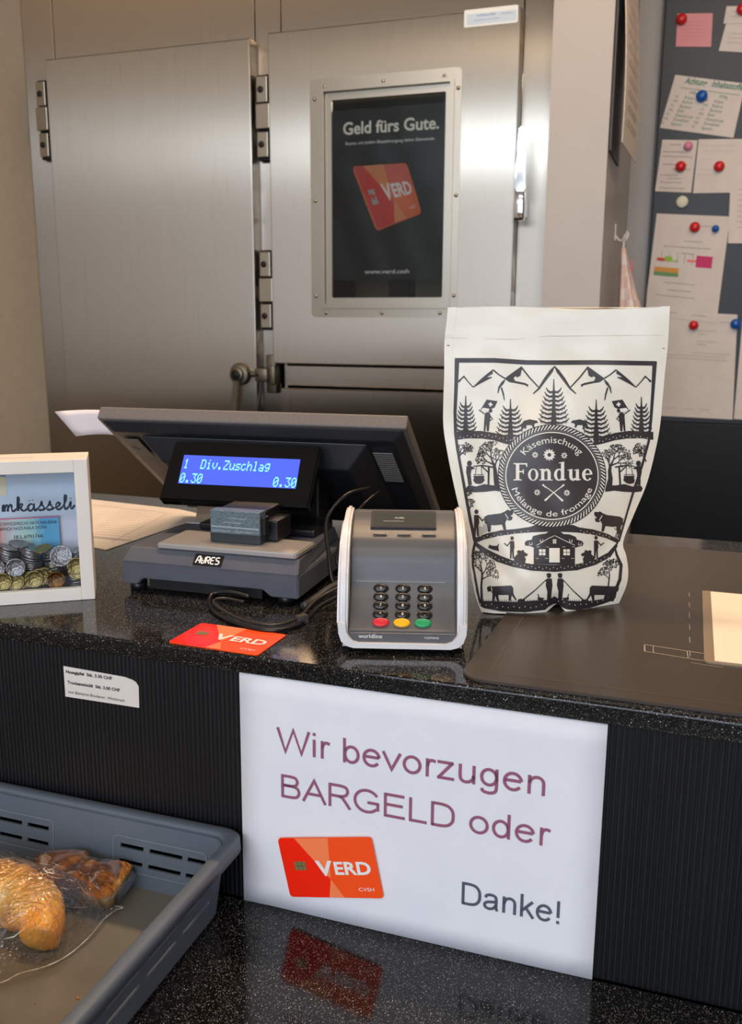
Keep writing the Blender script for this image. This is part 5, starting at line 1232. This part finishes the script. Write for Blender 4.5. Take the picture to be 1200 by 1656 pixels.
# cauldrons
def kettle(fl):
    g = (lambda q: q) if not fl else MR
    K.stroke(g([(292, 826, 7), (240, 818, 6), (196, 822, 4)])); K.stroke(g([(270, 916, 9), (272, 822, 9)])); K.stroke(g([(238, 822, 6), (270, 852, 6)]))
    K.stroke(g([(212, 822), (206, 866)]), 3); K.stroke(g([(236, 822), (238, 866)]), 3)
    K.poly(g([(196, 868), (250, 868), (248, 878), (252, 890), (240, 904), (224, 908), (206, 904), (196, 890), (200, 878)])); K.stroke(g([(198, 862), (248, 862)]), 3)
    K.disc(*g([(178, 808)])[0], 12, 14); K.poly(g([(164, 820), (190, 822), (206, 832), (188, 838), (184, 860), (190, 912), (172, 912), (168, 880), (162, 850)]))
    K.poly(g([(158, 930), (175, 912), (210, 920), (250, 908), (290, 914), (332, 916), (345, 946), (300, 940), (250, 946), (200, 948), (165, 944)]))
kettle(0); kettle(1)
# third hill band, cows with their herder
K.poly([(196, 1172), (260, 1148), (330, 1132), (400, 1126), (470, 1116), (500, 1106), (680, 1106), (710, 1118), (780, 1128), (850, 1150), (900, 1176), (898, 1196), (840, 1170), (770, 1152), (700, 1143), (590, 1138), (480, 1142), (400, 1148), (320, 1160), (250, 1176), (212, 1192)])
dots(225, 470, lambda x: 1138+(470-x)*.11, 15); dots(710, 880, lambda x: 1134+(x-710)*.18, 11)
def cow(pts, fl=0): K.poly(MR(pts) if fl else pts)
c1 = [(250, 1068), (266, 1058), (330, 1050), (352, 1040), (362, 1032), (372, 1036), (388, 1034), (392, 1044), (386, 1058), (376, 1062), (388, 1068), (384, 1082), (368, 1086), (360, 1078), (352, 1096), (356, 1130), (344, 1130), (336, 1104), (300, 1108), (284, 1106), (280, 1140), (268, 1140), (264, 1106), (252, 1096)]
cow(c1); cow([(x+6, y+8) for x, y in c1], 1); L_.stroke([(352, 1052), (366, 1076)], 3.5); L_.stroke(MR([(358, 1060), (372, 1084)]), 3.5)
def man(x, y, h, P_=None, arm=1):
    k = h/100; P_ = P_ or K; P_.disc(x, y-92*k, 8*k, 9*k, 10)
    P_.poly([(x-9*k, y-80*k), (x+9*k, y-80*k), (x+11*k, y-50*k), (x+8*k, y-40*k), (x+9*k, y), (x+2*k, y), (x, y-36*k), (x-3*k, y), (x-10*k, y), (x-9*k, y-44*k)])
    P_.stroke([(x+8*k*arm, y-76*k), (x+22*k*arm, y-58*k), (x+36*k*arm, y-70*k)], 5*k)
man(212, 1160, 128); man(905, 1170, 70, arm=-1); tree(160, 980, 16, R(60), 5, d=2, seed=31); tree(180, 1030, 18, R(80), 5, d=2, seed=32)
for k in range(7): K.stroke([(225+7*k, 1160-4*k), (228+7*k, 1110+6*(k % 3)-3*k)], 2)
for k in range(6): K.stroke([(880+6*k, 1175+2*k), (902+9*k, 1120-14*k)], 3) if k < 3 else None
# chalet lens
K.poly([(203, 1184), (260, 1222), (330, 1256), (400, 1282), (480, 1296), (590, 1300), (700, 1296), (780, 1278), (850, 1240), (893, 1192), (897, 1210), (862, 1262), (790, 1300), (700, 1326), (590, 1334), (480, 1328), (390, 1310), (310, 1284), (250, 1248), (205, 1206)])
dots(260, 860, lambda x: 1316-((x-570)/320)**2*74, 34)
K.poly([(490, 1296), (490, 1216), (470, 1208), (448, 1206), (446, 1192), (456, 1182), (480, 1178), (486, 1160), (520, 1152), (548, 1148), (560, 1140), (590, 1136), (622, 1140), (634, 1150), (664, 1152), (694, 1164), (700, 1178), (724, 1184), (732, 1196), (726, 1208), (706, 1212), (690, 1218), (690, 1300)])
L_.rect(565, 1218, 616, 1288)
for wx in (516, 634):
    for a_ in (0, 1):
        for b_ in (0, 1): L_.rect(wx+17*a_, 1224+16*b_, wx+14+17*a_, 1237+16*b_)
for a_ in (0, 1):
    for b_ in (0, 1): L_.rect(583+9*a_, 1176+11*b_, 590+9*a_, 1185+11*b_)
L_.stroke([(505, 1205), (560, 1172), (590, 1158)], 2.5); L_.stroke([(690, 1205), (625, 1174), (594, 1158)], 2.5)
for x, y in ((522, 1176), (664, 1176), (470, 1190), (708, 1192)): L_.stroke([(x, y), (x, y+12), (x+12, y+12), (x+12, y)], 2.5)
for x in (500, 545, 625, 672): L_.stroke([(x, 1268), (x+14, 1269)], 1.6); L_.stroke([(x+4, 1212), (x+18, 1213)], 1.6)
man(385, 1270, 108, arm=-1); man(792, 1268, 108, arm=1)
c2 = [(392, 1286), (396, 1262), (412, 1246), (408, 1234), (418, 1228), (428, 1232), (440, 1226), (444, 1238), (462, 1248), (456, 1258), (444, 1258), (452, 1270), (448, 1294)]
cow(c2); cow(c2, 1)
K.poly([(268, 1216), (276, 1200), (284, 1206), (310, 1208), (322, 1196), (318, 1214), (322, 1234), (290, 1226)])
# bottom meadow: alphorn players, cows, geese, trees
for x in (564, 618):
    K.disc(x, 1352, 11, 13, 10); K.poly([(x-13, 1342), (x+12, 1342), (x+10, 1348), (x-12, 1348)]); K.poly([(x-12, 1366), (x+14, 1366), (x+17, 1400), (x+12, 1440), (x+10, 1476), (x-10, 1476), (x-8, 1430), (x-16, 1398)])
K.stroke([(548, 1374, 4), (500, 1420, 5), (440, 1468, 7)]); K.poly([(410, 1472), (424, 1464), (444, 1466), (448, 1476), (420, 1484)])
K.stroke([(636, 1376, 4), (680, 1424, 5), (732, 1472, 7)]); K.poly([(720, 1472), (744, 1466), (756, 1474), (740, 1484)])
K.stroke([(566, 1388), (546, 1374)], 7); K.stroke([(618, 1388), (638, 1376)], 7)
cw = [(262, 1410), (275, 1402), (290, 1404), (380, 1400), (390, 1410), (392, 1440), (408, 1470), (400, 1470), (384, 1448), (378, 1474), (368, 1474), (368, 1446), (318, 1446), (322, 1476), (312, 1476), (304, 1450), (298, 1478), (288, 1476), (290, 1440), (284, 1428), (268, 1430)]
K.poly(cw); K.poly([(2*592-x+(2 if x < 300 else -12)-20, y) for x, y in cw]); L_.stroke([(284, 1406), (288, 1426)], 3)
for x, s_ in ((525, -1), (645, 1)): K.poly([(x-18*s_*-1, 1456), (x+14*s_, 1458), (x+18*s_, 1466), (x+4*s_, 1474), (x-10*s_, 1472), (x-16*s_, 1460)]); K.stroke([(x+10*s_, 1462, 6), (x+12*s_, 1446, 4), (x+17*s_, 1442, 4)])
K.stroke([(238, 1480, 14), (236, 1400, 10), (240, 1350, 9), (236, 1320, 8)]); tree(236, 1324, 30, R(95), 8, seed=41); tree(238, 1350, 30, R(55), 7, d=1, seed=42); tree(240, 1370, 26, R(30), 6, d=1, seed=43); tree(234, 1330, 24, R(135), 6, d=2, seed=44)
K.stroke([(846, 1460, 9), (852, 1400, 7), (858, 1350, 6)]); tree(858, 1352, 24, R(95), 6, d=1, seed=45); tree(856, 1370, 22, R(130), 5, d=1, seed=46); tree(862, 1330, 20, R(60), 5, d=1, seed=47)
for k in range(24):
    x = 232+27*k; L_.disc(x, 1494+(8 if 2 < k < 14 else -4)+(5 if k % 2 else 0)-(14 if 10 < k < 16 else 0)-(max(0, k-18)*5), 2, 3.2, 5) if x < 850 else None
for k in range(60):
    x = 226+11*k; K.poly([(x-2, 1480-(14 if x > 830 else 0)), (x+3, 1480-(14 if x > 830 else 0)), (x+1, 1466-(k*7 % 5)-(14 if x > 830 else 0))])
K.build('alpine_print', PINK_, fp, WF, 0, 14); 
# round emblem: rope ring, dark disc, light ring
CX, CY, RX, RY = 579, 868, 262, 249
G0 = Print().poly([(CX+RX*math.cos(t*math.pi/40), CY+RY*math.sin(t*math.pi/40)) for t in range(80)]); G0.build('emblem_ground', PWH, fp, WF, .00018, 14)
G1 = Print(); G1.arc(CX, CY, RX-1, RY-1, 4, n=90); G1.arc(CX, CY, RX-26, RY-26, 4, n=90)
for k in range(92):
    a_ = 2*math.pi*k/92; b_ = a_-.085; pt_ = lambda an, r_: (CX+(RX-r_)*math.cos(an), CY+(RY-r_)*math.sin(an))
    G1.poly([pt_(a_, 1), pt_(a_+.040, 1), pt_(b_+.040, 26), pt_(b_, 26)])
G1.build('rope_ring', PINK_, fp, WF, .00034, 14)
Print().poly([(CX+(RX-29)*math.cos(t*math.pi/45), CY+(RY-29)*math.sin(t*math.pi/45)) for t in range(90)]).build('emblem_disc', mat('pouch_emblem_ink', (62, 54, 54), .36), fp, WF, .00034, 14)
Q_ = Print(); Q_.arc(CX, CY, RX-38, RY-38, 5, n=90)
# serif lettering: Fondue
def serif(P_, x, y, k):
    """cap height 1; returns nothing, glyphs drawn left to right at scale k (y down)"""
    T = lambda a_, b_: (x+a_*k, y-b_*k)
    def pl(*pts): P_.poly([T(*q) for q in pts])
    def bd(cx, cy, o, i_, a0=0, a1=360, ox=0):
        n0 = len(P_.v); n = 26
        for q in range(n+1):
            an = R(a0+(a1-a0)*q/n); P_.v += [T(cx+o[0]*math.cos(an), cy+o[1]*math.sin(an)), T(cx+ox+i_[0]*math.cos(an), cy+i_[1]*math.sin(an))]
        for q in range(n): a_ = n0+2*q; P_.f.append((a_, a_+1, a_+3, a_+2))
    # F
    pl((.14, 0), (.34, 0), (.34, 1.0), (.14, 1.0)); pl((.0, 0), (.48, 0), (.48, .05), (.34, .08), (.14, .08), (0, .05)); pl((0, 1.0), (.14, 1.0), (.14, .92), (0, .95))
    pl((.34, 1.0), (.80, 1.0), (.80, .78), (.755, .78), (.70, .92), (.34, .92)); pl((.34, .55), (.56, .55), (.56, .47), (.34, .47)); pl((.54, .64), (.60, .64), (.60, .38), (.54, .38))
    # o
    bd(1.14, .33, (.30, .35), (.15, .30)); 
    # n
    pl((1.60, .0), (1.78, .0), (1.78, .66), (1.60, .60)); pl((1.50, .0), (1.88, .0), (1.88, .05), (1.50, .05)); pl((1.50, .60), (1.66, .60), (1.78, .66), (1.62, .67), (1.50, .64))
    bd(1.93, .42, (.22, .26), (.05, .17), 0, 150, -.02); pl((1.97, .44), (2.15, .44), (2.15, 0), (1.97, 0)); pl((1.90, .0), (2.26, .0), (2.26, .05), (1.90, .05))
    # d
    bd(2.62, .33, (.28, .35), (.13, .28), 0, 360, .02); pl((2.74, 0), (2.93, 0), (2.93, 1.06), (2.74, 1.02)); pl((2.62, .98), (2.93, 1.06), (2.93, 1.09), (2.62, 1.03)); pl((2.93, .0), (3.04, .04), (3.04, .08), (2.93, .08))
    # u
    pl((3.22, .62), (3.40, .67), (3.40, .22), (3.22, .22)); pl((3.12, .61), (3.40, .67), (3.40, .60), (3.12, .57)); bd(3.44, .24, (.22, .26), (.05, .16), 180, 330, .02)
    pl((3.60, 0), (3.78, 0), (3.78, .67), (3.60, .62)); pl((3.50, .61), (3.78, .67), (3.78, .60), (3.50, .57)); pl((3.78, 0), (3.88, .03), (3.88, .08), (3.78, .08))
    # e
    bd(4.26, .33, (.30, .35), (.14, .29), 5, 322, .02); pl((4.02, .31), (4.53, .34), (4.55, .40), (4.05, .39))
serif(Q_, 392, 890, 84)
# small serifs give the arc lettering its roman look
def arctext(s, r_, a0, a1, h, up=1):
    vs_, fs_ = glyphs(s, 0); k = h/CAP; x0 = min(v[0] for v in vs_); x1 = max(v[0] for v in vs_); n0 = len(Q_.v)
    for a_, b_ in vs_:
        t = (a_-x0)/(x1-x0); an = R(a0+(a1-a0)*t); rr_ = r_+b_*k*up
        Q_.v.append((CX+RX*rr_*math.cos(an), CY-RY*rr_*math.sin(an)))
    for f_ in fs_: Q_.f.append(tuple(n0+i for i in f_))
arctext('Käsemischung', .640, 141, 39, .135); arctext('Mélange de fromage', .790, 199, 341, .118, -1)
def star(x, y, r_, n, P_=None, inner=.35):
    P_ = P_ or Q_
    for k in range(n): 
        a_ = 2*math.pi*k/n; dx, dy = math.cos(a_), math.sin(a_); P_.poly([(x+dx*r_*.15-dy*r_*.02, y+dy*r_*.15+dx*r_*.02), (x+dx*r_*.6-dy*r_*.2, y+dy*r_*.6+dx*r_*.2), (x+dx*r_, y+dy*r_), (x+dx*r_*.6+dy*r_*.2, y+dy*r_*.6-dx*r_*.2)])
for x, y in ((497, 766), (638, 769), (507, 948), (651, 950)): star(x, y, 17, 8)
star(566, 766, 31, 12); star(566, 766, 24, 8)
Q_.stroke([(540, 915, 4), (586, 948, 4), (632, 990, 10)]); Q_.stroke([(632, 915, 4), (586, 950, 4), (544, 988, 10)]); Q_.stroke([(533, 910, 9), (552, 926, 4)]); Q_.stroke([(638, 910, 9), (620, 925, 4)])
Q_.build('emblem_lettering', PWH, fp, WF, .0005, 14)
Print().disc(566, 766, 9, 9).build('edelweiss_centre', PINK_, fp, WF, .0007, 14)
L_.build('light_details', PWH, fp, WF, .00016, 14)['kind'] = 'stuff'
# tear notches and zip line
P = Print(); P.stroke([(70, 236, 6), (84, 237, 2)]); P.stroke([(1115, 250, 2), (1126, 250, 6)]); P.build('tear_notch', INK, fp, WF)
P = Print(); P.stroke([(80, 199), (400, 206), (560, 190), (1120, 186)], 1.6); P.build('zip_line', mat('zip_beige', (200, 188, 170), .5), fp, WF)  # zip drawn as a thin line darker than the pouch

# ------------------------------------------------------------------ lift everything onto the floor level z = 0
for o in list(COL.objects):
    if o.parent is None and o.type in ('MESH', 'EMPTY', 'CURVE'): o.location.z += ZUP
